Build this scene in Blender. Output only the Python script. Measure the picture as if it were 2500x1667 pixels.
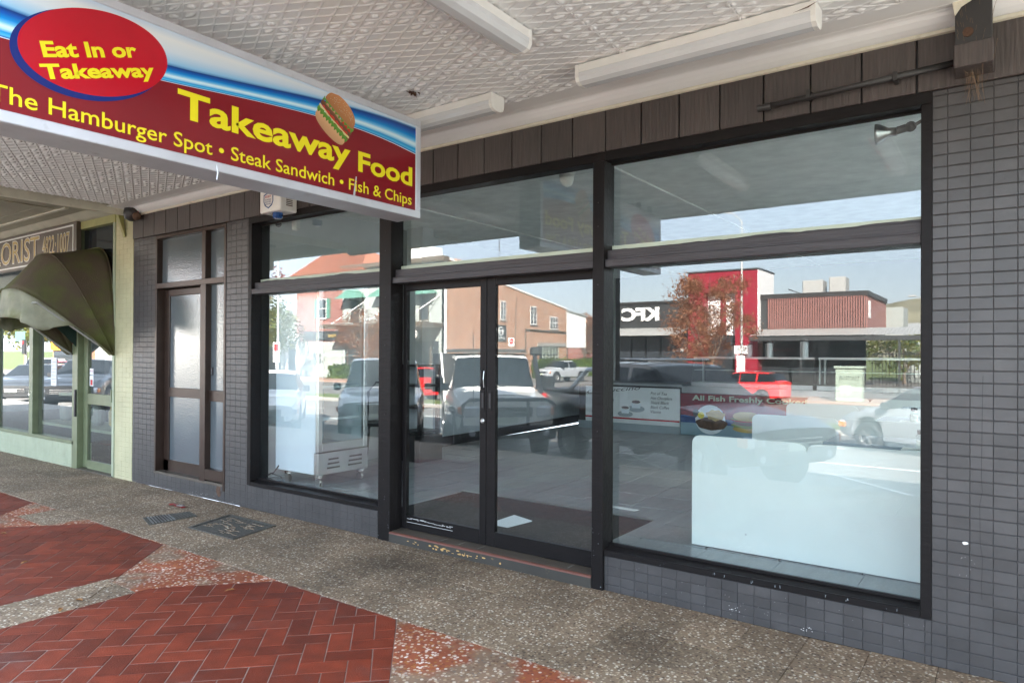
import bpy, bmesh, math, random
from mathutils import Vector, Matrix
R = math.radians
random.seed(7)
SC = bpy.context.scene
COL = SC.collection
for o in list(bpy.data.objects): bpy.data.objects.remove(o)

# ---------------------------------------------------------------- camera
def make_camera():
    yaw, pitch, roll = .62354, .0054, .0051
    f = Vector((-math.sin(yaw)*math.cos(pitch), math.cos(yaw)*math.cos(pitch), math.sin(pitch)))
    r = Vector((math.cos(yaw), math.sin(yaw), 0)); u = r.cross(f)
    r2 = r*math.cos(roll)+u*math.sin(roll); u2 = -r*math.sin(roll)+u*math.cos(roll)
    m = Matrix(((r2.x, u2.x, -f.x, 0), (r2.y, u2.y, -f.y, -3.9), (r2.z, u2.z, -f.z, 1.4965), (0, 0, 0, 1)))
    c = bpy.data.cameras.new('camera'); o = bpy.data.objects.new('camera', c); COL.objects.link(o)
    o.matrix_world = m
    c.sensor_width = 36; c.lens = 36*1685.2/2500; c.shift_y = 18.05/2500
    c.clip_start = .05; c.clip_end = 5000
    SC.camera = o
make_camera()

# ---------------------------------------------------------------- light
SUN_AZ, SUN_EL = R(28), R(31.5)
def make_world():
    w = bpy.data.worlds.new('World'); SC.world = w; w.use_nodes = True
    nt = w.node_tree; bg = nt.nodes['Background']
    sky = nt.nodes.new('ShaderNodeTexSky'); sky.sky_type = 'NISHITA'; sky.sun_disc = False
    sky.sun_elevation = SUN_EL; sky.sun_rotation = SUN_AZ; sky.air_density = 1.0; sky.dust_density = 1.2; sky.ozone_density = 1.0
    # thin streaky cirrus
    tc = nt.nodes.new('ShaderNodeTexCoord'); mp = nt.nodes.new('ShaderNodeMapping'); mp.inputs['Scale'].default_value = (1.2, 1.2, 3.5)
    nz = nt.nodes.new('ShaderNodeTexNoise'); nz.inputs['Scale'].default_value = 1.6; nz.inputs['Detail'].default_value = 6
    rp = nt.nodes.new('ShaderNodeValToRGB'); rp.color_ramp.elements[0].position = .3; rp.color_ramp.elements[1].position = .85
    rp.color_ramp.elements[0].color = (.6, .6, .6, 1); rp.color_ramp.elements[1].color = (.95, .95, .95, 1)
    mx = nt.nodes.new('ShaderNodeMixRGB'); mx.inputs[2].default_value = (3.3, 3.95, 4.8, 1)
    L = nt.links.new
    wb = nt.nodes.new('ShaderNodeMixRGB'); wb.blend_type = 'MULTIPLY'; wb.inputs[0].default_value = 1; wb.inputs[2].default_value = (1.07, 1.0, .93, 1)   # camera white balance
    L(sky.outputs[0], wb.inputs[1])
    L(tc.outputs['Generated'], mp.inputs[0]); L(mp.outputs[0], nz.inputs['Vector']); L(nz.outputs[0], rp.inputs[0])
    L(rp.outputs[0], mx.inputs[0]); L(wb.outputs[0], mx.inputs[1]); L(mx.outputs[0], bg.inputs[0])
    bg.inputs[1].default_value = .085
make_world()
def make_sun():
    l = bpy.data.lights.new('sun', 'SUN'); l.energy = 4.6; l.angle = R(.53); l.color = (1, .95, .88)
    o = bpy.data.objects.new('sun', l); COL.objects.link(o)
    d = Vector((math.sin(SUN_AZ)*math.cos(SUN_EL), math.cos(SUN_AZ)*math.cos(SUN_EL), math.sin(SUN_EL)))
    o.rotation_euler = d.to_track_quat('Z', 'Y').to_euler(); o.location = d*60
make_sun()
SC.view_settings.view_transform = 'Standard'; SC.view_settings.look = 'None'
SC.view_settings.exposure = 3.97; SC.view_settings.gamma = 1
SC.view_settings.use_curve_mapping = False
SC.render.engine = 'CYCLES'
cy = SC.cycles
cy.max_bounces = 10; cy.diffuse_bounces = 6; cy.glossy_bounces = 5; cy.transparent_max_bounces = 16; cy.transmission_bounces = 6
cy.use_denoising = True; cy.sample_clamp_indirect = 6; cy.caustics_reflective = False; cy.caustics_refractive = False
try: cy.denoiser = 'OPENIMAGEDENOISE'
except Exception: pass

# ---------------------------------------------------------------- materials
def _nt(name):
    m = bpy.data.materials.new(name); m.use_nodes = True
    nt = m.node_tree
    return m, nt, nt.nodes['Principled BSDF'], nt.nodes.new, nt.links.new
def c4(c): return (c[0], c[1], c[2], 1)
def M(name, col, rough=.6, metal=0, var=.15, scale=6., dirt=None, rnd=0., bump=0., bscale=60., coat=0., spec=.5, sx=(1, 1, 1), emit=None):
    """painted / mineral surface: noise variation, per-piece variation, blotchy dirt, fine relief (all in world position)"""
    m, nt, P, N, L = _nt(name)
    g = N('ShaderNodeNewGeometry'); mp = N('ShaderNodeMapping'); mp.inputs['Scale'].default_value = sx
    L(g.outputs['Position'], mp.inputs[0])
    nz = N('ShaderNodeTexNoise'); nz.inputs['Scale'].default_value = scale; nz.inputs['Detail'].default_value = 7
    L(mp.outputs[0], nz.inputs['Vector'])
    mr = N('ShaderNodeMapRange'); mr.inputs[1].default_value = .25; mr.inputs[2].default_value = .75
    mr.inputs[3].default_value = 1-var; mr.inputs[4].default_value = 1+var
    L(nz.outputs[0], mr.inputs[0])
    val = mr.outputs[0]
    if rnd:
        oi = N('ShaderNodeObjectInfo'); m2 = N('ShaderNodeMapRange'); m2.inputs[3].default_value = 1-rnd; m2.inputs[4].default_value = 1+rnd
        L(oi.outputs['Random'], m2.inputs[0]); mm = N('ShaderNodeMath'); mm.operation = 'MULTIPLY'
        L(val, mm.inputs[0]); L(m2.outputs[0], mm.inputs[1]); val = mm.outputs[0]
    vm = N('ShaderNodeVectorMath'); vm.operation = 'SCALE'; vm.inputs[0].default_value = col[:3]
    L(val, vm.inputs['Scale']); cur = vm.outputs[0]
    if dirt:
        n2 = N('ShaderNodeTexNoise'); n2.inputs['Scale'].default_value = dirt[2]; n2.inputs['Detail'].default_value = 9; n2.inputs['Roughness'].default_value = .65
        L(g.outputs['Position'], n2.inputs['Vector'])
        r2 = N('ShaderNodeMapRange'); r2.inputs[1].default_value = dirt[3]; r2.inputs[2].default_value = dirt[3]+.16; r2.inputs[4].default_value = dirt[1]
        L(n2.outputs[0], r2.inputs[0]); mx = N('ShaderNodeMixRGB'); mx.inputs[2].default_value = c4(dirt[0])
        L(r2.outputs[0], mx.inputs[0]); L(cur, mx.inputs[1]); cur = mx.outputs[0]
    L(cur, P.inputs['Base Color'])
    P.inputs['Roughness'].default_value = rough; P.inputs['Metallic'].default_value = metal
    P.inputs['Specular IOR Level'].default_value = spec
    P.inputs['Coat Weight'].default_value = coat; P.inputs['Coat Roughness'].default_value = .05
    if bump:
        n3 = N('ShaderNodeTexNoise'); n3.inputs['Scale'].default_value = bscale; n3.inputs['Detail'].default_value = 5
        L(mp.outputs[0], n3.inputs['Vector'])
        b = N('ShaderNodeBump'); b.inputs['Strength'].default_value = bump; b.inputs['Distance'].default_value = .01
        L(n3.outputs[0], b.inputs['Height']); L(b.outputs[0], P.inputs['Normal'])
    if emit: P.inputs['Emission Color'].default_value = c4(emit[0]); P.inputs['Emission Strength'].default_value = emit[1]
    return m

def window_glass(name, tint=(.93, .96, .95), boost=1.0, dust=.0, dustcol=(.5, .52, .5), wav=0.):
    """clear sheet glass: one sheet reflects like its two surfaces together, transmits straight through, thin film of dirt"""
    m, nt, P, N, L = _nt(name); nt.nodes.remove(P); out = nt.nodes['Material Output']
    fr = N('ShaderNodeFresnel'); fr.inputs['IOR'].default_value = 1.52
    a = N('ShaderNodeMath'); a.operation = 'MULTIPLY'; a.inputs[1].default_value = 2*boost; L(fr.outputs[0], a.inputs[0])
    b = N('ShaderNodeMath'); b.operation = 'ADD'; b.inputs[1].default_value = 1; L(fr.outputs[0], b.inputs[0])
    d = N('ShaderNodeMath'); d.operation = 'DIVIDE'; d.use_clamp = True; L(a.outputs[0], d.inputs[0]); L(b.outputs[0], d.inputs[1])
    geo = N('ShaderNodeNewGeometry'); inv = N('ShaderNodeMath'); inv.operation = 'SUBTRACT'; inv.inputs[0].default_value = 1
    L(geo.outputs['Backfacing'], inv.inputs[1])
    f = N('ShaderNodeMath'); f.operation = 'MULTIPLY'; L(d.outputs[0], f.inputs[0]); L(inv.outputs[0], f.inputs[1])
    tr = N('ShaderNodeBsdfTransparent'); tr.inputs[0].default_value = c4(tint)
    gl = N('ShaderNodeBsdfGlossy'); gl.inputs['Roughness'].default_value = 0.0; gl.inputs['Color'].default_value = (1, 1, 1, 1)
    if wav:
        nz = N('ShaderNodeTexNoise'); nz.inputs['Scale'].default_value = 1.3; L(geo.outputs['Position'], nz.inputs['Vector'])
        bp = N('ShaderNodeBump'); bp.inputs['Strength'].default_value = wav; bp.inputs['Distance'].default_value = .01
        L(nz.outputs[0], bp.inputs['Height']); L(bp.outputs[0], gl.inputs['Normal'])
    mx = N('ShaderNodeMixShader'); L(f.outputs[0], mx.inputs[0]); L(tr.outputs[0], mx.inputs[1]); L(gl.outputs[0], mx.inputs[2])
    last = mx.outputs[0]
    if dust:
        df = N('ShaderNodeBsdfDiffuse'); df.inputs[0].default_value = c4(dustcol)
        mp = N('ShaderNodeMapping'); mp.inputs['Scale'].default_value = (9, 9, 1.6); L(geo.outputs['Position'], mp.inputs[0])
        n2 = N('ShaderNodeTexNoise'); n2.inputs['Scale'].default_value = 2.2; n2.inputs['Detail'].default_value = 9; n2.inputs['Roughness'].default_value = .75
        L(mp.outputs[0], n2.inputs['Vector'])
        rg = N('ShaderNodeMapRange'); rg.inputs[1].default_value = .4; rg.inputs[2].default_value = .8; rg.inputs[3].default_value = dust*.25; rg.inputs[4].default_value = dust
        L(n2.outputs[0], rg.inputs[0])
        f2 = N('ShaderNodeMath'); f2.operation = 'MULTIPLY'; L(rg.outputs[0], f2.inputs[0]); L(inv.outputs[0], f2.inputs[1])
        m3 = N('ShaderNodeMixShader'); L(f2.outputs[0], m3.inputs[0]); L(last, m3.inputs[1]); L(df.outputs[0], m3.inputs[2]); last = m3.outputs[0]
    L(last, out.inputs[0])
    return m

TERR = ((.21, .15, .10), [(.45, .36, .26), (.15, .095, .06), (.30, .215, .14), (.60, .53, .43), (.09, .06, .042), (.36, .27, .175), (.23, .145, .09)])
def terrazzo(name, base, chips, scale=95, red=0):
    m, nt, P, N, L = _nt(name)
    g = N('ShaderNodeNewGeometry')
    v = N('ShaderNodeTexVoronoi'); v.inputs['Scale'].default_value = scale; L(g.outputs['Position'], v.inputs['Vector'])
    sp = N('ShaderNodeSeparateColor'); L(v.outputs['Color'], sp.inputs[0])
    ed = N('ShaderNodeMapRange'); ed.inputs[1].default_value = .38; ed.inputs[2].default_value = .6; L(v.outputs['Distance'], ed.inputs[0])
    def layer(base, chips):
        rp = N('ShaderNodeValToRGB'); rp.color_ramp.interpolation = 'CONSTANT'
        el = rp.color_ramp.elements; el[0].position = 0; el[0].color = c4(base); el[1].position = .16; el[1].color = c4(chips[0])
        for i, c in enumerate(chips[1:]): e = el.new(.16+.84*(i+1)/len(chips)); e.color = c4(c)
        L(sp.outputs[0], rp.inputs[0])
        mx = N('ShaderNodeMixRGB'); mx.inputs[2].default_value = c4(base); L(ed.outputs[0], mx.inputs[0]); L(rp.outputs[0], mx.inputs[1]); return mx
    mx = layer(base, chips)
    if red:   # pigment worn back to plain terrazzo in patches
        pl = layer(*TERR); nf = N('ShaderNodeTexNoise'); nf.inputs['Scale'].default_value = 2.6; nf.inputs['Detail'].default_value = 4; L(g.outputs['Position'], nf.inputs['Vector'])
        rf = N('ShaderNodeMapRange'); rf.inputs[1].default_value = .47; rf.inputs[2].default_value = .58; rf.inputs[4].default_value = .85; L(nf.outputs[0], rf.inputs[0])
        mf = N('ShaderNodeMixRGB'); L(rf.outputs[0], mf.inputs[0]); L(mx.outputs[0], mf.inputs[1]); L(pl.outputs[0], mf.inputs[2]); mx = mf
    # grime
    n2 = N('ShaderNodeTexNoise'); n2.inputs['Scale'].default_value = 1.7; n2.inputs['Detail'].default_value = 10; n2.inputs['Roughness'].default_value = .7
    L(g.outputs['Position'], n2.inputs['Vector'])
    r2 = N('ShaderNodeMapRange'); r2.inputs[1].default_value = .3; r2.inputs[2].default_value = .7; r2.inputs[3].default_value = .62; r2.inputs[4].default_value = 1.15
    L(n2.outputs[0], r2.inputs[0])
    oi = N('ShaderNodeObjectInfo'); r3 = N('ShaderNodeMapRange'); r3.inputs[3].default_value = .86; r3.inputs[4].default_value = 1.12; L(oi.outputs['Random'], r3.inputs[0])
    mm = N('ShaderNodeMath'); mm.operation = 'MULTIPLY'; L(r2.outputs[0], mm.inputs[0]); L(r3.outputs[0], mm.inputs[1])
    val = mm.outputs[0]
    # oily stains in front of the doors
    for (sx, sy, rr, st) in ((-3.45, -.42, .55, .55), (-1.55, -.62, .35, .35), (-4.9, -.62, .35, .25)):
        vd = N('ShaderNodeVectorMath'); vd.operation = 'DISTANCE'; vd.inputs[1].default_value = (sx, sy, 0)
        sc = N('ShaderNodeVectorMath'); sc.operation = 'MULTIPLY'; sc.inputs[1].default_value = (1, 1, 0); L(g.outputs['Position'], sc.inputs[0]); L(sc.outputs[0], vd.inputs[0])
        ad = N('ShaderNodeMath'); ad.operation = 'MULTIPLY_ADD'; ad.inputs[1].default_value = .6; L(n2.outputs[0], ad.inputs[0]); L(vd.outputs['Value'], ad.inputs[2])
        rg = N('ShaderNodeMapRange'); rg.inputs[1].default_value = .25; rg.inputs[2].default_value = rr+.35; rg.inputs[3].default_value = 1-st; rg.inputs[4].default_value = 1
        L(ad.outputs[0], rg.inputs[0]); m4 = N('ShaderNodeMath'); m4.operation = 'MULTIPLY'; L(val, m4.inputs[0]); L(rg.outputs[0], m4.inputs[1]); val = m4.outputs[0]
    vm = N('ShaderNodeVectorMath'); vm.operation = 'SCALE'; L(mx.outputs[0], vm.inputs[0]); L(val, vm.inputs['Scale'])
    L(vm.outputs[0], P.inputs['Base Color']); P.inputs['Roughness'].default_value = .7; P.inputs['Specular IOR Level'].default_value = .3
    b = N('ShaderNodeBump'); b.inputs['Strength'].default_value = .25; b.inputs['Distance'].default_value = .002; L(v.outputs['Distance'], b.inputs['Height']); L(b.outputs[0], P.inputs['Normal'])
    return m

def vcol_mat(name, rough=.25):
    m, nt, P, N, L = _nt(name); a = N('ShaderNodeVertexColor'); a.layer_name = 'print'; L(a.outputs[0], P.inputs['Base Color']); P.inputs['Roughness'].default_value = rough
    return m

def wood_grain(name, col, rough=.55, rnd=.08, axis=2):
    sc = [26, 26, 26]; sc[axis] = 1.6
    return M(name, col, rough, var=.28, scale=3.5, rnd=rnd, bump=.5, bscale=3.2, sx=sc)

def obscure(name):
    m, nt, P, N, L = _nt(name)
    g = N('ShaderNodeNewGeometry'); v = N('ShaderNodeTexNoise'); v.inputs['Scale'].default_value = 55; v.inputs['Detail'].default_value = 3
    mp = N('ShaderNodeMapping'); mp.inputs['Scale'].default_value = (1, 1, 1.6); L(g.outputs['Position'], mp.inputs[0]); L(mp.outputs[0], v.inputs['Vector'])
    w = N('ShaderNodeTexVoronoi'); w.inputs['Scale'].default_value = 45; L(mp.outputs[0], w.inputs['Vector'])
    ad = N('ShaderNodeMath'); ad.operation = 'ADD'; L(v.outputs[0], ad.inputs[0]); L(w.outputs['Distance'], ad.inputs[1])
    b = N('ShaderNodeBump'); b.inputs['Strength'].default_value = .13; b.inputs['Distance'].default_value = .005; L(ad.outputs[0], b.inputs['Height'])
    nz = N('ShaderNodeTexNoise'); nz.inputs['Scale'].default_value = 1.1; L(g.outputs['Position'], nz.inputs['Vector'])
    mx = N('ShaderNodeMixRGB'); mx.inputs[1].default_value = (.06, .08, .095, 1); mx.inputs[2].default_value = (.15, .17, .175, 1); L(nz.outputs[0], mx.inputs[0])
    L(mx.outputs[0], P.inputs['Base Color']); L(b.outputs[0], P.inputs['Normal']); P.inputs['Roughness'].default_value = .12
    P.inputs['Coat Weight'].default_value = .6; L(b.outputs[0], P.inputs['Coat Normal'])
    return m

def brickmat(name, c1, c2, mortar, scale=1.0):
    m, nt, P, N, L = _nt(name)
    g = N('ShaderNodeNewGeometry'); sp = N('ShaderNodeSeparateXYZ'); L(g.outputs['Position'], sp.inputs[0])
    ad = N('ShaderNodeMath'); ad.operation = 'ADD'; L(sp.outputs[0], ad.inputs[0]); L(sp.outputs[1], ad.inputs[1])
    cb = N('ShaderNodeCombineXYZ'); L(ad.outputs[0], cb.inputs[0]); L(sp.outputs[2], cb.inputs[1])
    br = N('ShaderNodeTexBrick'); br.inputs['Scale'].default_value = scale; br.inputs['Brick Width'].default_value = .24; br.inputs['Row Height'].default_value = .086
    br.inputs['Mortar Size'].default_value = .008; br.inputs['Color1'].default_value = c4(c1); br.inputs['Color2'].default_value = c4(c2); br.inputs['Mortar'].default_value = c4(mortar)
    L(cb.outputs[0], br.inputs['Vector'])
    n = N('ShaderNodeTexNoise'); n.inputs['Scale'].default_value = .8; n.inputs['Detail'].default_value = 8; L(g.outputs['Position'], n.inputs['Vector'])
    mr = N('ShaderNodeMapRange'); mr.inputs[3].default_value = .7; mr.inputs[4].default_value = 1.3; L(n.outputs[0], mr.inputs[0])
    vm = N('ShaderNodeVectorMath'); vm.operation = 'SCALE'; L(br.outputs[0], vm.inputs[0]); L(mr.outputs[0], vm.inputs['Scale'])
    L(vm.outputs[0], P.inputs['Base Color']); P.inputs['Roughness'].default_value = .9
    return m

def opal_mat():
    m, nt, P, N, L = _nt('opal_sheet'); nt.nodes.remove(P); t = N('ShaderNodeBsdfTranslucent'); t.inputs[0].default_value = (.62, .65, .66, 1); L(t.outputs[0], nt.nodes['Material Output'].inputs[0]); return m
def leafmat(name, cols):
    m, nt, P, N, L = _nt(name); oi = N('ShaderNodeNewGeometry')
    rp = N('ShaderNodeValToRGB'); rp.color_ramp.elements[0].color = c4(cols[0]); rp.color_ramp.elements[1].color = c4(cols[-1])
    for i, c in enumerate(cols[1:-1]): e = rp.color_ramp.elements.new((i+1)/(len(cols)-1)); e.color = c4(c)
    L(oi.outputs['Random Per Island'], rp.inputs[0]); L(rp.outputs[0], P.inputs['Base Color']); P.inputs['Roughness'].default_value = .6
    try:
        P.inputs['Transmission Weight'].default_value = 0
    except Exception: pass
    return m

MAT = dict(
    tile=M('charcoal_painted_tile', (.052, .049, .049), .42, var=.2, scale=5, rnd=.16, bump=.15, bscale=40, dirt=((.13, .12, .115), .35, 2.4, .6)),
    grout=M('painted_grout', (.036, .034, .035), .7),
    board=wood_grain('dark_brown_timber_board', (.062, .050, .046), .5, .14),
    frame=M('dark_brown_frame_paint', (.012, .0105, .0105), .42, var=.12, scale=14, bump=.25, bscale=50, sx=(.4, 1, 1), dirt=((.12, .12, .12), .25, 9, .68), spec=.12),
    rail=M('grey_brown_rail_paint', (.043, .038, .041), .5, var=.2, scale=8, bump=.6, bscale=14, sx=(.25, 8, 8)),
    edge=M('pale_green_paint_edge', (.5, .55, .43), .6, var=.1),
    glass=window_glass('shop_window_glass', boost=1.3, dust=.010, dustcol=(.55, .57, .55), wav=.012),
    flglass=window_glass('dusty_window_glass', tint=(.85, .88, .85), boost=1.2, dust=.09, dustcol=(.42, .44, .4), wav=0),
    farglass=M('dark_window_glass', (.03, .035, .04), .05, var=0),
    obsc=obscure('obscured_glass'),
    brown_alu=M('bronze_aluminium', (.045, .027, .020), .35, metal=.3, var=.15, scale=9),
    sill_timber=wood_grain('worn_dark_timber', (.075, .06, .045), .5, .1, 0),
    stepface=M('dark_step_paint', (.038, .034, .028), .8, dirt=((.55, .36, .13), 1., 9, .60)),
    redline=M('red_oxide_paint', (.13, .045, .03), .6),
    terr=terrazzo('terrazzo', *TERR, 72),
    terr_red=terrazzo('red_terrazzo', (.27, .075, .035), [(.5, .36, .26), (.18, .05, .03), (.28, .08, .035), (.68, .56, .48), (.32, .12, .035)], 58, 1),
    joint=M('pale_joint', (.23, .21, .18), .8, var=.3, scale=12),
    mortar=M('grey_mortar', (.21, .155, .13), .85, var=.25, scale=15),
    paver=M('red_clay_paver', (.15, .025, .010), .6, var=.28, scale=9, rnd=.26, bump=.3, bscale=130, spec=.3, dirt=((.12, .07, .06), .45, 2.2, .56)),
    iron=M('weathered_iron', (.07, .065, .055), .6, var=.35, scale=30, bump=.6, bscale=70),
    ceil=M('white_pressed_metal', (.86, .86, .85), .4, var=.03, scale=2, dirt=((.5, .46, .38), .4, 2.3, .7)),
    ceil_dirty=M('cream_cornice_paint', (.66, .62, .5), .5, var=.12, scale=7, dirt=((.3, .25, .16), .8, 8, .6)),
    cream=M('cream_ceiling_board', (.42, .39, .29), .7, var=.12, scale=5, bump=.3, bscale=30),
    whiteplastic=M('white_plastic', (.8, .79, .75), .35, var=.04, dirt=((.45, .38, .28), .5, 6, .7)),
    diffuser=M('fluoro_diffuser', (.66, .67, .68), .22, var=.03),
    signframe=M('pale_sign_frame', (.55, .56, .6), .4, metal=.25, var=.1, dirt=((.25, .24, .24), .5, 11, .6)),
    signred=M('dark_red_sign_film', (.2, .010, .016), .18, var=.08, scale=3),
    logored=M('bright_red_sign_film', (.46, .004, .016), .18, var=.05),
    logoblue=M('navy_sign_film', (.005, .018, .15), .18, var=.05),
    yellow=M('yellow_lettering', (.78, .66, .01), .3, var=.04),
    printed=vcol_mat('printed_film'), paper=M('white_paper', (.75, .76, .78), .6, var=.05),
    flgreen=M('pale_green_paint', (.36, .40, .28), .6, var=.14, scale=4, bump=.2, dirt=((.2, .22, .14), .35, 3, .62)),
    flpier=M('yellow_cream_painted_brick', (.50, .47, .29), .6, var=.12, scale=3, rnd=.04, dirt=((.25, .26, .16), .4, 3, .62)),
    flframe=M('sage_green_frame', (.15, .175, .095), .45, var=.15, scale=8),
    flgold=M('olive_yellow_trim', (.36, .34, .13), .6, var=.12),
    canvas=M('dirty_olive_canvas', (.085, .094, .022), .85, var=.25, scale=5, bump=.5, bscale=120, dirt=((.082, .055, .036), .95, 1.3, .44)),
    canvas_in=M('dark_green_canvas', (.012, .035, .026), .8),
    valance=M('faded_grey_canvas', (.25, .245, .17), .75, var=.3, scale=6, bump=.8, bscale=12, dirt=((.16, .17, .07), .8, 3.5, .5)),
    florsign=M('brown_sign_board', (.10, .075, .055), .5, var=.1), gold=M('gold_lettering', (.5, .36, .11), .4), white=M('white_paint', (.78, .77, .74), .5, var=.06),
    black=M('black_plastic', (.012, .012, .013), .4, var=.1), darkmetal=M('dark_painted_metal', (.03, .028, .027), .45, var=.2),
    chrome=M('bright_metal', (.7, .7, .7), .18, metal=1, var=.03), steel=M('stainless_steel', (.5, .51, .52), .3, metal=1, var=.08),
    bluecap=M('blue_strobe_lens', (.02, .07, .22), .2),
    intwall=M('white_interior_wall', (.62, .64, .64), .6, var=.04), intgrey=M('grey_interior_wall', (.32, .36, .39), .55, var=.06),
    darkwall=M('dark_rear_wall', (.05, .055, .06), .6), skirt=M('black_skirting', (.015, .015, .017), .35), intfloor=M('grey_floor_tile', (.25, .265, .28), .35, var=.14, scale=3, rnd=.06, bump=.05, sx=(6, 1, 1)),
    floorgrout=M('dark_floor_grout', (.012, .012, .014), .7), mat_=M('dark_entrance_matting', (.028, .024, .024), .75, var=.3, scale=20, bump=.4, bscale=90),
    intceil=M('white_interior_ceiling', (.86, .86, .82), .6), laminate=M('white_laminate', (.72, .755, .735), .3, var=.03),
    fridgew=M('white_fridge_enamel', (.70, .76, .82), .3, var=.02), fridgein=M('pale_blue_fridge_liner', (.22, .33, .4), .4),
    darkglass=window_glass('display_glass', boost=1.0), coffee=M('coffee_brown', (.09, .04, .025), .3), 
    asphalt=M('asphalt', (.15, .142, .13), .9, var=.15, scale=3, bump=.3, bscale=80, dirt=((.08, .075, .07), .4, .6, .5)),
    concrete=M('concrete', (.28, .265, .24), .85, var=.12, scale=2, bump=.3, bscale=50), pinkpath=M('pink_concrete', (.30, .19, .14), .85),
    paintline=M('white_road_paint', (.75, .74, .7), .7, var=.15), lawn=M('lawn', (.09, .12, .03), .95, var=.3, scale=8),
    tyre=M('tyre_rubber', (.022, .022, .022), .75, bump=.4, bscale=90), rim=M('alloy_rim', (.5, .5, .5), .3, metal=.8),
    carglass=M('tinted_car_glass', (.012, .015, .018), .03, var=0, spec=.22), lens=M('clear_lamp_lens', (.6, .62, .65), .08, coat=1), amber=M('amber_lens', (.7, .2, .02), .15), redlens=M('red_lens', (.5, .01, .01), .12),
    brickor=brickmat('orange_brick', (.44, .20, .10), (.27, .11, .055), (.5, .42, .33)), brickred=brickmat('dark_red_brick', (.24, .075, .055), (.18, .055, .045), (.28, .2, .17)),
    rooftile=M('terracotta_tile', (.42, .14, .07), .8, var=.3, scale=3, rnd=.2), hedge=leafmat('hedge_leaf', [(.05, .1, .015), (.14, .2, .03), (.09, .14, .02)]),
    leaf_rust=leafmat('rust_leaf', [(.20, .08, .05), (.40, .20, .11), (.30, .12, .06), (.50, .32, .20)]), leaf_green=leafmat('autumn_green_leaf', [(.05, .1, .02), (.16, .2, .04), (.26, .24, .05), (.1, .14, .03)]),
    leaf_red=leafmat('red_leaf', [(.2, .03, .03), (.36, .1, .07), (.26, .06, .05)]), bark=M('bark', (.16, .12, .09), .9, var=.3, bump=.6),
    kred=M('signal_red_cladding', (.24, .012, .026), .4), kdark=M('charcoal_cladding', (.035, .037, .038), .5), kwhite=M('white_cladding', (.8, .79, .77), .5),
    slat=M('pink_red_slat', (.28, .13, .11), .6), zinc=M('corrugated_zinc', (.4, .4, .38), .5, metal=.3), hill=M('dry_hill', (.16, .15, .1), 1, var=.35, scale=.03),
    greenroof=M('green_copper_roof', (.08, .2, .15), .5), greybox=M('pale_green_cabinet', (.3, .37, .3), .5), skin=M('skin', (.45, .25, .18), .5), orange=M('orange_sign', (.75, .27, .03), .5),
    litter=M('crumpled_wrapper', (.3, .02, .02), .3), dryleaf=M('dry_leaf', (.25, .11, .03), .7), rust=M('rusty_metal', (.09, .045, .025), .8, var=.4, scale=20, bump=.6),
    flake=M('ochre_bare_timber', (.50, .30, .10), .7), opal=opal_mat(), web=M('cobweb_dust', (.2, .13, .08), .9), plaster=M('pale_render', (.30, .325, .305), .8, var=.1))

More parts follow.
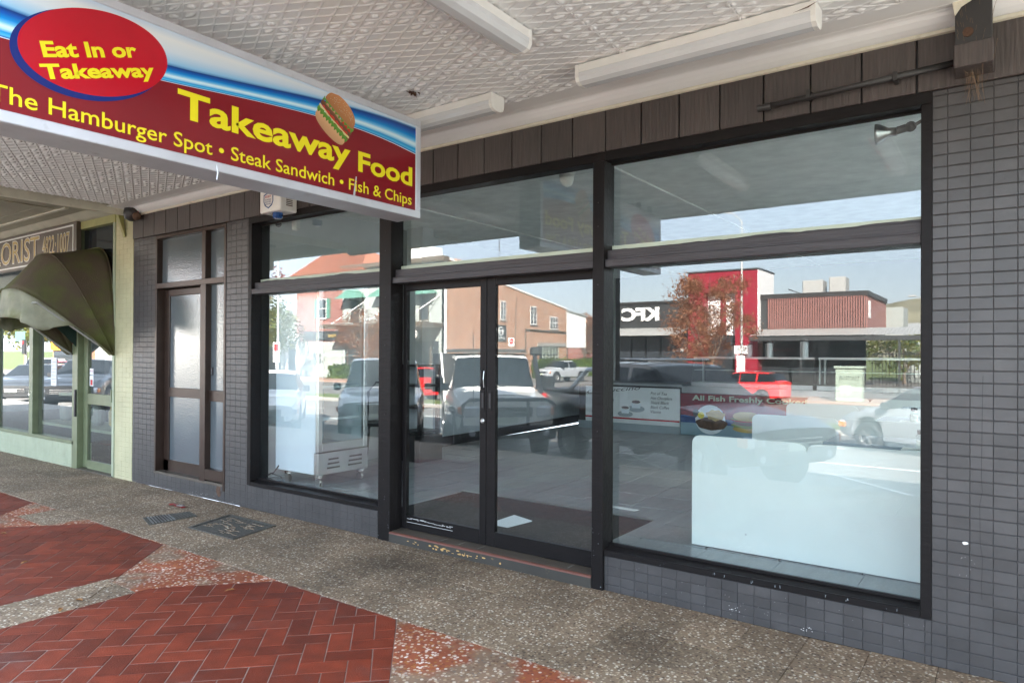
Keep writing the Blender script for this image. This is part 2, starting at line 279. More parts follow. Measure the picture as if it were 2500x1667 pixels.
# ---------------------------------------------------------------- mesh helpers
class MB:
    def __init__(s): s.v = []; s.f = []
    def quad(s, a, b, c, d): n = len(s.v); s.v += [a, b, c, d]; s.f.append((n, n+1, n+2, n+3))
    def poly(s, pts): n = len(s.v); s.v += list(pts); s.f.append(tuple(range(n, n+len(pts))))
    def box(s, x0, x1, y0, y1, z0, z1):
        n = len(s.v); s.v += [(x, y, z) for z in (z0, z1) for y in (y0, y1) for x in (x0, x1)]
        s.f += [tuple(n+i for i in q) for q in ((0, 2, 3, 1), (4, 5, 7, 6), (0, 1, 5, 4), (2, 6, 7, 3), (0, 4, 6, 2), (1, 3, 7, 5))]
        return s
    def cbox(s, x0, x1, y0, y1, z0, z1, c=.004):
        """box with chamfered edges"""
        bm = bmesh.new(); bmesh.ops.create_cube(bm, size=1)
        for v in bm.verts: v.co = Vector(((x0+x1)/2+v.co.x*(x1-x0), (y0+y1)/2+v.co.y*(y1-y0), (z0+z1)/2+v.co.z*(z1-z0)))
        bmesh.ops.bevel(bm, geom=bm.edges[:], offset=c, segments=1, affect='EDGES'); s.add(bm); return s
    def add(s, bm):
        n = len(s.v); bm.verts.index_update(); s.v += [tuple(v.co) for v in bm.verts]; s.f += [tuple(n+v.index for v in f.verts) for f in bm.faces]; bm.free()
    def prism(s, pts, d, cap=True):
        """pts: closed 3D outline, extruded by vector d"""
        n = len(s.v); k = len(pts); s.v += [tuple(p) for p in pts] + [(p[0]+d[0], p[1]+d[1], p[2]+d[2]) for p in pts]
        for i in range(k): j = (i+1) % k; s.f.append((n+i, n+j, n+k+j, n+k+i))
        if cap: s.f.append(tuple(n+i for i in reversed(range(k)))); s.f.append(tuple(n+k+i for i in range(k)))
        return s
    def tube(s, pts, r, seg=8, cap=True):
        pts = [Vector(p) for p in pts]; n = len(s.v); rs = r if isinstance(r, (list, tuple)) else [r]*len(pts)
        for i, p in enumerate(pts):
            t = (pts[min(i+1, len(pts)-1)]-pts[max(i-1, 0)]).normalized()
            a = t.cross(Vector((0, 0, 1)) if abs(t.z) < .95 else Vector((1, 0, 0))).normalized(); b = t.cross(a)
            for k in range(seg): q = p+(a*math.cos(2*math.pi*k/seg)+b*math.sin(2*math.pi*k/seg))*rs[i]; s.v.append(tuple(q))
        for i in range(len(pts)-1):
            for k in range(seg): j = (k+1) % seg; s.f.append((n+i*seg+k, n+i*seg+j, n+(i+1)*seg+j, n+(i+1)*seg+k))
        if cap: s.f.append(tuple(n+k for k in reversed(range(seg)))); m = n+(len(pts)-1)*seg; s.f.append(tuple(m+k for k in range(seg)))
        return s
    def lathe(s, prof, c=(0, 0, 0), axis='z', seg=16):
        n = len(s.v)
        for (r, h) in prof:
            for k in range(seg):
                a = 2*math.pi*k/seg; x, y = r*math.cos(a), r*math.sin(a)
                p = {'z': (x, y, h), 'y': (x, h, y), 'x': (h, x, y)}[axis]; s.v.append((c[0]+p[0], c[1]+p[1], c[2]+p[2]))
        for i in range(len(prof)-1):
            for k in range(seg): j = (k+1) % seg; s.f.append((n+i*seg+k, n+i*seg+j, n+(i+1)*seg+j, n+(i+1)*seg+k))
        s.f.append(tuple(n+k for k in range(seg))); m = n+(len(prof)-1)*seg; s.f.append(tuple(m+k for k in range(seg)))
        return s
    def mesh(s, name, mat, smooth=False, fix=True):
        me = bpy.data.meshes.new(name); me.from_pydata(s.v, [], s.f)
        if fix:
            bm = bmesh.new(); bm.from_mesh(me); bmesh.ops.recalc_face_normals(bm, faces=bm.faces[:]); bm.to_mesh(me); bm.free()
        if mat is not None: me.materials.append(MAT[mat] if isinstance(mat, str) else mat)
        if smooth:
            for p in me.polygons: p.use_smooth = True
        me.update(); return me
W = {}
def link(name, me, parent=None, loc=(0, 0, 0), world=True):
    o = bpy.data.objects.new(name, me); COL.objects.link(o)
    base = Vector((0, 0, 0))
    if parent is not None: o.parent = parent; base = W.get(parent.name, Vector((0, 0, 0)))
    o.location = Vector(loc) - (base if world else Vector((0, 0, 0)))
    W[o.name] = Vector(loc) if world else Vector((0, 0, 0))
    return o
def obj(name, mb, mat, parent=None, smooth=False, world=True, fix=True, **kw):
    o = link(name, mb.mesh(name, mat, smooth, fix), parent, world=world)
    if kw: tag(o, **kw)
    return o
def tag(o, label=None, cat=None, group=None, kind=None):
    if label: o['label'] = label
    if cat: o['category'] = cat
    if group: o['group'] = group
    if kind: o['kind'] = kind
    return o
def thing(name, loc, label, cat, group=None, rz=0):
    o = bpy.data.objects.new(name, None); COL.objects.link(o); o.empty_display_size = .1; o.location = loc; o.rotation_euler = (0, 0, rz); W[o.name] = Vector(loc)
    return tag(o, label, cat, group)
def struct(name, mb, mat, parent=None, **k):
    o = obj(name, mb, mat, parent, **k); 
    if parent is None: o['kind'] = 'structure'
    return o
def B(*a): return MB().box(*a)
def CB(*a, c=.004): return MB().cbox(*a, c=c)
def copy_tree(root, loc, rz=None, label=None):
    r = root.copy(); COL.objects.link(r); r.location = loc
    if rz is not None: r.rotation_euler = (0, 0, rz)
    if label: r['label'] = label
    for ch in list(root.children):
        c = ch.copy(); COL.objects.link(c); c.parent = r
        for g in ch.children: d = g.copy(); COL.objects.link(d); d.parent = c
    return r
def text(name, s, org, right, up, width, height, mat, parent, bold=0., shear=0., ext=.0015, world=True, label=None, single=False):
    cu = bpy.data.curves.new('t', 'FONT'); cu.body = s; cu.size = 1; cu.offset = bold; cu.shear = shear; cu.resolution_u = 3
    to = bpy.data.objects.new('t', cu); COL.objects.link(to)
    me = bpy.data.meshes.new_from_object(to.evaluated_get(bpy.context.evaluated_depsgraph_get())); bpy.data.objects.remove(to)
    xs = [v.co.x for v in me.vertices]; ys = [v.co.y for v in me.vertices]
    x0, x1, y0, y1 = min(xs), max(xs), min(ys), max(ys)
    sy = height/(y1-y0); sx = width/(x1-x0) if width else sy
    rt, u = Vector(right), Vector(up); n = rt.cross(u)
    f = [tuple(p.vertices) for p in me.polygons]
    v = [Vector(org)+rt*((q.co.x-x0)*sx)+u*((q.co.y-y0)*sy)+n*ext for q in me.vertices]
    m2 = bpy.data.meshes.new(name); m2.from_pydata([tuple(q) for q in v], [], f); m2.materials.append(MAT[mat])
    o = link(name, m2, parent, world=world)
    if label: o['label'] = label
    return o
def rnd(a, b): return random.uniform(a, b)

# ================================================================ ground under the awning
def make_footpath():
    base = struct('footpath', MB().box(-24, 14, -3.95, -.0, -.5, -.012), 'joint')
    top = base
    # terrazzo squares, joints recessed; octagons of clay pavers cut into them
    px, py = .2917, .3283; x0, y0 = -1.73, -.13
    OCT = [(-3.33, 0), (-5.86, 0), (-8.33, 0), (-.83, 0), (-10.8, 0)]
    def oct_pts(cx):  # flat top at y=-1.125, corner cut
        cyy = -2.2; hw = 1.065; hh = 1.075; tw = .55; sh = .58
        return [(cx-tw, cyy+hh), (cx+tw, cyy+hh), (cx+hw, cyy+hh-sh+.02), (cx+hw, cyy-hh+sh), (cx+tw, cyy-hh), (cx-tw, cyy-hh), (cx-hw, cyy-hh+sh), (cx-hw, cyy+hh-sh+.02)]
    def clip(poly, a, b, keep_left):
        out = []; n = len(poly)
        def side(p): return ((b[0]-a[0])*(p[1]-a[1])-(b[1]-a[1])*(p[0]-a[0]))*(1 if keep_left else -1)
        for i in range(n):
            p, q = poly[i], poly[(i+1) % n]; sp, sq = side(p), side(q)
            if sp >= 0: out.append(p)
            if (sp >= 0) != (sq >= 0): t = sp/(sp-sq); out.append((p[0]+(q[0]-p[0])*t, p[1]+(q[1]-p[1])*t))
        return out
    def area(p): return abs(sum(p[i][0]*p[(i+1) % len(p)][1]-p[(i+1) % len(p)][0]*p[i][1] for i in range(len(p))))/2
    def slab(poly, z0, z1, g):
        # shrink by joint and extrude with a tiny chamfer
        cx = sum(p[0] for p in poly)/len(poly); cyy = sum(p[1] for p in poly)/len(poly)
        def ins(d): 
            o = []; n = len(poly)
            for i in range(n):
                a, b, c = Vector(poly[i-1]), Vector(poly[i]), Vector(poly[(i+1) % n])
                e1 = (b-a); e2 = (c-b)
                if e1.length < 1e-5 or e2.length < 1e-5: o.append(tuple(b)); continue
                e1.normalize(); e2.normalize(); sgn = 1 if area_signed > 0 else -1
                n1 = Vector((-e1.y, e1.x))*sgn; n2 = Vector((-e2.y, e2.x))*sgn; m = (n1+n2)
                if m.length < .1: o.append(tuple(b)); continue
                m.normalize(); k = d/max(.35, m.dot(n1)); o.append(tuple(b+m*k))
            return o
        area_signed = sum(poly[i][0]*poly[(i+1) % len(poly)][1]-poly[(i+1) % len(poly)][0]*poly[i][1] for i in range(len(poly)))
        a, b = ins(g), ins(g+.0025); mb = MB(); k = len(a)
        mb.v = [(p[0], p[1], z0) for p in a]+[(p[0], p[1], z1-.0015) for p in a]+[(p[0], p[1], z1) for p in b]
        for r in (0, 1):
            for i in range(k): j = (i+1) % k; mb.f.append((r*k+i, r*k+j, (r+1)*k+j, (r+1)*k+i))
        mb.f.append(tuple(2*k+i for i in range(k))); return mb
    octs = [oct_pts(c[0]) for c in OCT]
    def in_chamfer(x, y, oi, o):
        c = OCT[oi][0]; return abs(x-c) < 1.12 and -1.46 > y-.34 and y < -1.1 and abs(x-c) > .5 and y > -1.72
    grates = []
    rest = MB(); restr = MB(); nb = 0; cells = []
    for i in range(-36, 10):
        for j in range(-1, 13):
            xa, xb = x0+i*px, x0+(i+1)*px; yb = y0-j*py; ya = yb-py; yb = min(yb, -.003)
            if yb-ya < .05: continue
            polys = [[(xa, ya), (xb, ya), (xb, yb), (xa, yb)]]
            red = False
            for oi, o in enumerate(octs):
                if abs((xa+xb)/2-OCT[oi][0]) > 1.4: continue
                c = OCT[oi][0]; cxm, cym = (xa+xb)/2, (ya+yb)/2
                if -1.78 < cym < -1.1 and .45 < abs(cxm-c) < 1.25: red = True
                # subtract octagon: keep pieces outside each edge (convex decomposition)
                new = []
                for p in polys:
                    rem = p
                    for e in range(8):
                        a, b = o[e], o[(e+1) % 8]       # clockwise outline: inside is on the right
                        out = clip(rem, a, b, True); rem = clip(rem, a, b, False)
                        if len(out) > 2 and area(out) > .0006: new.append(out)
                        if len(rem) < 3: break
                polys = new
            red = red and random.random() < .82
            for p in polys: cells.append((p, red))
    cells.sort(key=lambda c: (sum(q[0] for q in c[0])/len(c[0]))**2+(sum(q[1] for q in c[0])/len(c[0])+3.9)**2)
    n = 0
    for p, red in cells:
        cx, cyy = sum(q[0] for q in p)/len(p), sum(q[1] for q in p)/len(p)
        vis = -12.6 < cx < .3 and cyy > -3.2 + .0 and (cyy > -2.4 or cx < -3)
        dz = rnd(-.0012, .0012)
        mb = slab(p, -.012, 0+dz, .0011)
        if n < 300 and vis: obj('terrazzo_tile', mb, 'terr_red' if red else 'terr', base); n += 1
        else:
            t = restr if red else rest; k = len(t.v); t.v += mb.v; t.f += [tuple(k+i for i in f) for f in mb.f]
    obj('terrazzo_tile_mass', rest, 'terr', base, kind='stuff'); obj('terrazzo_tile_mass', restr, 'terr_red', base, kind='stuff')
    # clay pavers, herringbone at 45 degrees
    cnt = 0; cand = []
    a = .1145   # paver width; length is twice that
    mortar = MB()
    for oi, o in enumerate(octs):
        mortar.prism([(p[0], p[1], -.012) for p in o], (0, 0, .0105))
        cx = OCT[oi][0]; cyy = -2.2
        for i in range(-16, 17):
            for j in range(-16, 17):
                d = (i-j) % 4
                for kind in ((0,) if d == 0 else (1,) if d == 2 else ()):
                    r = (i*a, j*a, (i+2)*a, (j+1)*a) if kind == 0 else (i*a, (j-1)*a, (i+1)*a, (j+1)*a)
                    pts = [(r[0], r[1]), (r[2], r[1]), (r[2], r[3]), (r[0], r[3])]
                    c, s = math.cos(R(45)), math.sin(R(45))
                    pts = [(cx+p[0]*c-p[1]*s, cyy+p[0]*s+p[1]*c) for p in pts]
                    if min(abs(p[0]-cx) for p in pts) > 1.2 or min(abs(p[1]-cyy) for p in pts) > 1.2: continue
                    for e in range(8):
                        pts = clip(pts, o[e], o[(e+1) % 8], False)
                        if len(pts) < 3: break
                    if len(pts) > 2 and area(pts) > .0015: cand.append(pts)
    obj('paver_mortar', mortar, 'mortar', base)
    cand.sort(key=lambda p: (p[0][0])**2+(p[0][1]+3.9)**2)
    rest = MB()
    def seen(p):
        x, y = p[0][0], p[0][1]+3.9
        f = -.584*x+.812*y; r = .812*x+.584*y
        return f > .3 and r/f > -.80 and 1.5/f < .56
    for p in cand:
        mb = slab(p, -.012, .0008+rnd(-.0012, .0010), .0024)
        if cnt < 300 and seen(p): obj('clay_paver', mb, 'paver', base); cnt += 1
        else: k = len(rest.v); rest.v += mb.v; rest.f += [tuple(k+i for i in f) for f in mb.f]
    obj('clay_paver_mass', rest, 'paver', base, kind='stuff')
    # litter, leaves
    w = MB(); 
    for k in range(9): 
        x = -6.62+k*.028; w.quad((x, -.40+rnd(-.01, .01), .006+rnd(0, .012)), (x+.03, -.40+rnd(-.01, .01), .006+rnd(0, .012)), (x+.03, -.352+rnd(-.01, .01), .012), (x, -.352+rnd(-.01, .01), .012))
    o = obj('snack_wrapper', w, 'litter', label='crumpled red and silver snack wrapper lying by the foot of the grey tiled wall', cat='litter')
    obj('foil_end', B(-6.48, -6.385, -.395, -.36, .014, .02), 'steel', o)
    for (x, y, a_, l) in ((-4.52, -2.05, .3, 'small dry leaf on the near octagon of red pavers'), (-3.95, -1.42, 1.2, 'pale curled leaf near the top corner of the near red octagon'), (-6.65, -1.75, .8, 'brown curled leaf on the left octagon of red pavers'), (-5.62, -1.95, 2, 'reddish leaf on the middle of the left octagon of red pavers'), (-4.43, -2.18, 2.6, 'crimson leaf on the terrazzo strip between the red octagons')):
        lf = MB(); c, s = math.cos(a_), math.sin(a_)
        pts = [(-.03, 0, .002), (-.01, .012, .01), (.02, .01, .012), (.035, 0, .004), (.02, -.01, .012), (-.01, -.012, .01)]
        lf.poly([(x+p[0]*c-p[1]*s, y+p[0]*s+p[1]*c, p[2]) for p in pts]); obj('fallen_leaf', lf, 'dryleaf', fix=False, label=l, cat='leaf', group='fallen leaves on the footpath')
make_footpath()

def make_covers():
    # square access cover turned 45 degrees-ish, and slotted drain grate
    P = [(-5.637, -.745), (-5.784, -.266), (-5.096, -.265), (-4.991, -.737)]
    t = thing('access_cover', (-5.38, -.5, 0), 'square dark metal access cover in the terrazzo near the grey tiled wall', 'access cover')
    def lerp(a, b, k): return (a[0]+(b[0]-a[0])*k, a[1]+(b[1]-a[1])*k)
    fr = MB(); c = (-5.38, -.5); I = [lerp(p, c, .09) for p in P]; J = [lerp(p, c, .11) for p in P]
    for k in range(4): a, b, d, e = P[k], P[(k+1) % 4], I[(k+1) % 4], I[k]; fr.prism([(a[0], a[1], .0), (b[0], b[1], .0), (d[0], d[1], .0), (e[0], e[1], .0)], (0, 0, .009))
    obj('rim', fr, 'iron', t)
    pl = MB().prism([(p[0], p[1], .0) for p in J], (0, 0, .005)); obj('plate', pl, 'iron', t)
    tr = MB()
    for k in range(60):
        u, v = rnd(.1, .9), rnd(.1, .9); q = lerp(lerp(J[0], J[1], u), lerp(J[3], J[2], u), v); a = rnd(-.3, .3); tr.prism([(q[0]-.03, q[1]-.003, .005), (q[0]+.03, q[1]-.003+a*.03, .005), (q[0]+.03, q[1]+.003+a*.03, .005), (q[0]-.03, q[1]+.003, .005)], (0, 0, .003))
    obj('tread_pattern', tr, 'terr', t)
    P = [(-6.2, -.875), (-5.95, -.89), (-6.0, -.42), (-6.24, -.42)]; P = [(-6.3, -.80), (-5.98, -.90), (-5.97, -.47), (-6.2, -.42)]
    t = thing('drain_grate', (-6.1, -.65, 0), 'narrow slotted drain grate beside the square access cover', 'drain grate')
    obj('rim', MB().prism([(p[0], p[1], 0) for p in P], (0, 0, .004)), 'iron', t)
    c = (-6.11, -.65); J = [lerp(p, c, .14) for p in P]
    for k in range(14):
        u = (k+.15)/14; u2 = (k+.7)/14; a, b, d, e = lerp(J[0], J[3], u), lerp(J[1], J[2], u), lerp(J[1], J[2], u2), lerp(J[0], J[3], u2)
        obj('bar', MB().prism([(a[0], a[1], .004), (b[0], b[1], .004), (d[0], d[1], .004), (e[0], e[1], .004)], (0, 0, .004)), 'steel' if k < 8 else 'iron', t)
make_covers()

# ================================================================ the takeaway shop
TW, TH = .0905, .0575
def tile_mesh(w=TW, h=TH, mat='tile'):
    bm = bmesh.new(); g = .0016; d = .007
    mb = MB(); x0, x1, z0, z1 = g*.45, w-g*.45, g, h-g; c = .0026
    mb.v = [(x0, 0, z0), (x1, 0, z0), (x1, 0, z1), (x0, 0, z1), (x0, -d+c*.8, z0), (x1, -d+c*.8, z0), (x1, -d+c*.8, z1), (x0, -d+c*.8, z1), (x0+c*.5, -d, z0+c), (x1-c*.5, -d, z0+c), (x1-c*.5, -d, z1-c), (x0+c*.5, -d, z1-c)]
    for r in (0, 1):
        for i in range(4): j = (i+1) % 4; mb.f.append((r*4+i, r*4+j, r*4+4+j, r*4+4+i))
    mb.f.append((8, 9, 10, 11)); return mb
shop = thing('takeaway_shop', (-4, 0, 0), 'single storey takeaway shopfront with dark tiled walls, glass double doors and dark timber fascia boards', 'shop')
def make_tiles():
    regs = [(-.30, .67, 0, 2.77), (-2.074, -.30, 0, .22), (-5.911, -4.101, 0, .22), (-6.291, -5.911, 0, 2.77), (-7.66, -6.291, 0, .165), (-8.16, -7.66, 0, 2.77)]
    me = tile_mesh().mesh('wall_tile', 'tile')
    cells = []
    for (a, b, c, d) in regs:
        i0 = math.floor((a+.237)/TW-1e-6); j0 = math.floor((c-.099)/TH-1e-6)
        i = i0
        while -.237+i*TW < b-.008:
            j = j0
            while .099+j*TH < d-.006:
                xa, xb = max(a, -.237+i*TW), min(b, -.237+(i+1)*TW); za, zb = max(c, .099+j*TH), min(d, .099+(j+1)*TH)
                if xb-xa > .012 and zb-za > .012:
                    x, z = (xa+xb)/2, (za+zb)/2; dist = math.hypot(x, 3.9); cells.append(((zb-za)*(xb-xa)/dist**3, xa, xb, za, zb))
                j += 1
            i += 1
    def vis(c): return c[1] < .13
    cells.sort(key=lambda c: -c[0]*(1 if vis(c) else 0))
    rest = MB()
    for n, (q, xa, xb, za, zb) in enumerate(cells):
        full = abs(xb-xa-TW) < 1e-4 and abs(zb-za-TH) < 1e-4
        if n < 300:
            m = me if full else tile_mesh(xb-xa, zb-za).mesh('wall_tile', 'tile')
            o = link('wall_tile', m, shop, (xa, rnd(-.0008, .0008), za)); o.rotation_euler = (rnd(-.006, .006), 0, rnd(-.006, .006))
        else:
            t = tile_mesh(xb-xa, zb-za); k = len(rest.v); dy = rnd(-.0008, .0008); rest.v += [(v[0]+xa, v[1]+dy, v[2]+za) for v in t.v]; rest.f += [tuple(k+i for i in f) for f in t.f]
    obj('wall_tile_mass', rest, 'tile', shop, kind='stuff')
    # solid wall behind
    for (a, b, c, d) in regs: obj('masonry', B(a, b, -.0035, .22, c, d), 'grout', shop)
    # settlement crack, chips in the paint
    cr = MB(); pts = [(-.098, 1.33), (-.100, 1.1), (-.102, .93), (-.098, .86), (-.108, .80), (-.106, .62), (-.097, .55), (-.101, .42), (-.099, .36)]
    pts = [(-.098+.002, 1.4)]+pts
    for a, b in zip(pts, pts[1:]): cr.quad((a[0]-.0013, -.0083, a[1]), (b[0]-.0013, -.0083, b[1]), (b[0]+.0013, -.0083, b[1]), (a[0]+.0013, -.0083, a[1]))
    obj('crack', cr, 'black', shop, fix=False)
    ch = MB(); 
    def blob(x, z, r, n=7): ch.poly([(x+r*rnd(.6, 1.1)*math.cos(k*6.283/n), -.0082, z+r*.6*rnd(.6, 1.1)*math.sin(k*6.283/n)) for k in range(n)])
    blob(-.165, .61, .014)
    for k in range(8): blob(rnd(-.2, -.1), rnd(.42, .56), .0018)
    for k in range(10): blob(-.865+rnd(-.03, .03), .04+rnd(-.012, .012), .0032); blob(-1.25+rnd(-.03, .03), .06+rnd(-.012, .02), .003)
    for k in range(16): blob(rnd(-6.9, -6.1), rnd(.01, .05), .0035)
    for k in range(40): blob(rnd(-2, -.3), rnd(.01, .2), .0015)
    obj('paint_chips', ch, 'white', shop, fix=False)
    # hole below the side door frame
    obj('broken_tile_hole', MB().prism([(-6.43, -.0085, .16), (-6.37, -.0085, .15), (-6.36, -.0085, .06), (-6.40, -.0085, .04), (-6.44, -.0085, .09)], (0, .002, 0)), 'rust', shop)
make_tiles()

def make_cladding():
    n = 0; i = -23; x = -8.16
    joints = [-8.16]+[-2.558+.2437*k for k in range(-22, 12)]+[.67]
    joints = [j for j in joints if -8.16 <= j <= .67]
    for a, b in zip(joints, joints[1:]):
        if b-a < .02: continue
        obj('cladding_board', CB(a+.004, b-.004, -.022+rnd(-.001, .001), .0, 2.772, 3.15, c=.003), 'board', shop)
    obj('cladding_backing', B(-8.16, .67, 0, .22, 2.772, 3.2), 'black', shop)
    # parapet and roof above the awning
    obj('parapet', B(-8.16, .67, 0, .3, 3.2, 4.5), 'plaster', shop)
make_cladding()

def pane(name, x0, x1, z0, z1, y, parent, mat='glass'):
    return obj(name, B(x0, x1, y, y+.006, z0, z1), mat, parent)
def frame_piece(a, parent, name='frame_member', mat='frame', c=.003): return obj(name, MB().cbox(*a, c=c), mat, parent)
GY = .085
def wavy_edge(x0, x1, z, parent, seed):
    rs = random.Random(seed); n = int((x1-x0)/.03); m = MB(); top = []; ph = rs.random()*6
    k = 0; h = .012
    for i in range(n+1):
        h += rs.uniform(-.0035, .0035); h = min(.022, max(.002, h)); top.append((x0+(x1-x0)*i/n, GY-.002, z+h))
    m.prism([(x0, GY-.002, z-.01), (x1, GY-.002, z-.01)]+list(reversed(top)), (0, .0015, 0))
    obj('overlapping_dark_paint', m, 'rail', parent)
    obj('pale_paint_edge', B(x0, x1, GY-.0008, GY-.0001, z-.01, z+.036), 'edge', parent)
def make_windows():
    # right shop window
    def win(x0, x1, label):
        w = link('shop_window', None, shop) if False else bpy.data.objects.new('shop_window', None)
        COL.objects.link(w); w.parent = shop; w.location = Vector((x0, 0, 0))-W[shop.name]; W[w.name] = Vector((x0, 0, 0)); w['label'] = label; return w
    for (x0, x1, label, seed, z0) in ((-2.074, -.30, 'large shop window right of the doors', 3, .22), (-5.911, -4.101, 'shop window left of the doors with the fridge behind', 5, .22)):
        w = win(x0, x1, label)
        frame_piece((x0, x1, -.016, .10, 2.712, 2.772), w, 'head')
        jl = .05
        if x0 < -5: frame_piece((x0, x0+.055, -.016, .10, z0, 2.712), w, 'jamb')
        else: frame_piece((x1-.047, x1, -.016, .10, z0, 2.712), w, 'jamb')
        xa = x0+(.055 if x0 < -5 else .0); xb = x1-(.047 if x0 > -5 else 0)
        frame_piece((xa, xb, -.016, .0, z0, z0+.036), w, 'sill'); sl = MB().prism([(xa, .0, z0), (xa, .0, z0+.034), (xa, .105, z0+.058), (xa, .105, z0)], (xb-xa, 0, 0)); obj('sill_slope', sl, 'frame', w)
        frame_piece((xa, xb, .060, .082, z0+.05, z0+.066), w, 'glazing_bead', c=.002)
        frame_piece((xa, xb, -.014, .10, 2.040, 2.088), w, 'transom', 'rail')
        frame_piece((xa, xb, .018, .10, 2.088, 2.150), w, 'transom_upper', 'rail')
        wavy_edge(xa, xb, 2.15, w, seed)
        pane('pane', xa, xb, z0+.055, 2.045, GY, w); pane('pane', xa, xb, 2.145, 2.72, GY, w)
        bd = MB().box(xa, xb, GY-.012, GY-.0005, 2.70, 2.714); obj('putty_line', bd, 'frame', w)
    # mullions
    frame_piece((-2.155, -2.074, -.03, .11, 0.0, 2.712), shop, 'mullion'); frame_piece((-4.101, -3.968, -.03, .11, .0, 2.712), shop, 'mullion')
    frame_piece((-4.101, -2.074, -.016, .10, 2.712, 2.772), shop, 'head')
    frame_piece((-3.968, -2.155, -.014, .13, 2.040, 2.088), shop, 'transom', 'rail'); frame_piece((-3.968, -2.155, .018, .13, 2.088, 2.150), shop, 'transom_upper', 'rail')
    wavy_edge(-3.968, -2.155, 2.15, shop, 9)
    pane('pane', -3.968, -2.155, 2.145, 2.72, GY, shop)
    sc = MB()
    for x in (-2.115, -4.03):
        for z in (1.0, 1.55, 1.93, 2.3, 2.45): sc.lathe([(.003, -.0345), (.003, -.029)], (x, 0, z), 'y', 6)
    obj('screw_heads', sc, 'black', shop)
make_windows()

def make_doors():
    y0, y1 = .095, .135
    for side, (a, b, g0, g1) in enumerate(((-3.955, -3.105, -3.915, -3.165), (-3.101, -2.165, -3.023, -2.215))):
        d = bpy.data.objects.new('door', None); COL.objects.link(d); d.parent = shop; d.location = Vector((a, y0, 0))-W[shop.name]; W[d.name] = Vector((a, y0, 0))
        d['label'] = ('left', 'right')[side]+' leaf of the glass double door'
        frame_piece((a, g0, y0, y1, .088, 2.052), d, 'stile'); frame_piece((g1, b, y0, y1, .088, 2.052), d, 'stile')
        frame_piece((g0, g1, y0, y1, .088, .195), d, 'bottom_rail'); frame_piece((g0, g1, y0, y1, 1.985, 2.052), d, 'top_rail')
        pane('pane', g0, g1, .195, 1.985, y0+.017, d)
        x = -3.135 if side == 0 else -3.068
        obj('flush_pull', MB().box(x-.017, x+.017, y0-.004, y0, 1.075, 1.215), 'frame', d); obj('pull_recess', B(x-.009, x+.009, y0-.0055, y0-.004, 1.09, 1.2), 'black', d)
        if side == 0:
            h = MB().tube([(x-.005, y0-.004, 1.37), (x-.005, y0-.02, 1.36), (x-.005, y0-.022, 1.27), (x-.005, y0-.02, 1.24), (x-.005, y0-.004, 1.23)], .007, 8); obj('latch_handle', h, 'black', d)
            h = MB().tube([(x+.012, y0-.004, 1.36), (x+.012, y0-.012, 1.30), (x+.012, y0-.004, 1.24)], .004, 6); obj('latch_bow', h, 'steel', d)
            obj('lock_cylinder', MB().lathe([(.018, y0-.001), (.018, y0-.007), (.01, y0-.012), (.001, y0-.012)], (x, 0, .995), 'y', 14), 'steel', d)
            s = MB()
            for k in range(26): xx = rnd(-3.9, -3.45); zz = .175-(xx+3.9)*.02+rnd(-.006, .006); s.box(xx, xx+rnd(.01, .05), y0-.0008, y0, zz, zz+.0025)
            s.box(-3.9, -3.42, y0-.0008, y0, .143, .1452); obj('scratches', s, 'white', d)
    # step
    obj('door_step', MB().prism([(-3.968, -.03, .0), (-3.968, .14, .0), (-3.968, .14, .086), (-3.968, -.02, .078)], (1.813, 0, 0)), 'sill_timber', shop)
    obj('step_riser', B(-3.968, -2.155, -.034, -.0305, .0, .066), 'stepface', shop)
    yp = MB(); rs = random.Random(8)
    for k in range(34):
        x = rs.gauss(-3.38, .2); z = rs.uniform(.02, .052); w_, h_ = rs.uniform(.006, .05), rs.uniform(.004, .02); n = 6
        yp.poly([(x+w_*rs.uniform(.6, 1)*math.cos(q*6.283/n)*.5, -.0345, z+h_*rs.uniform(.6, 1)*math.sin(q*6.283/n)*.5) for q in range(n)])
    obj('flaked_yellow_paint', yp, 'flake', shop, fix=False)
    obj('step_edge', MB().prism([(-3.968, -.036, .066), (-3.968, -.018, .081), (-3.968, -.034, .076)], (1.813, 0, 0)), 'redline', shop)
    t = MB()
    for x in (-3.45, -3.28, -3.1, -2.35): t.box(x, x+.006, .0, .085, .087, .0885)
    obj('threshold_marks', t, 'joint', shop)
make_doors()
def make_wear():
    rs = random.Random(21); m = MB()
    for k in range(22):
        z = abs(rs.gauss(0, .35))+.02
        if z > 1.9: continue
        x, y = rs.choice([(-2.155+rs.random()*.08, -.0305), (-4.10+rs.random()*.13, -.0305)]); w_, h_ = rs.uniform(.0006, .0025), rs.uniform(.0006, .004); m.poly([(x+w_*math.cos(q*1.257), y, z+h_*math.sin(q*1.257)) for q in range(5)])
    for k in range(14): x = rs.uniform(-2, -.35); w_ = rs.uniform(.0006, .003); m.poly([(x+w_*math.cos(q*1.257), -.0165, .238+rs.uniform(-.012, .012)+.002*math.sin(q*1.257)) for q in range(5)])
    obj('paint_scuffs', m, 'intgrey', shop, fix=False)
make_wear()

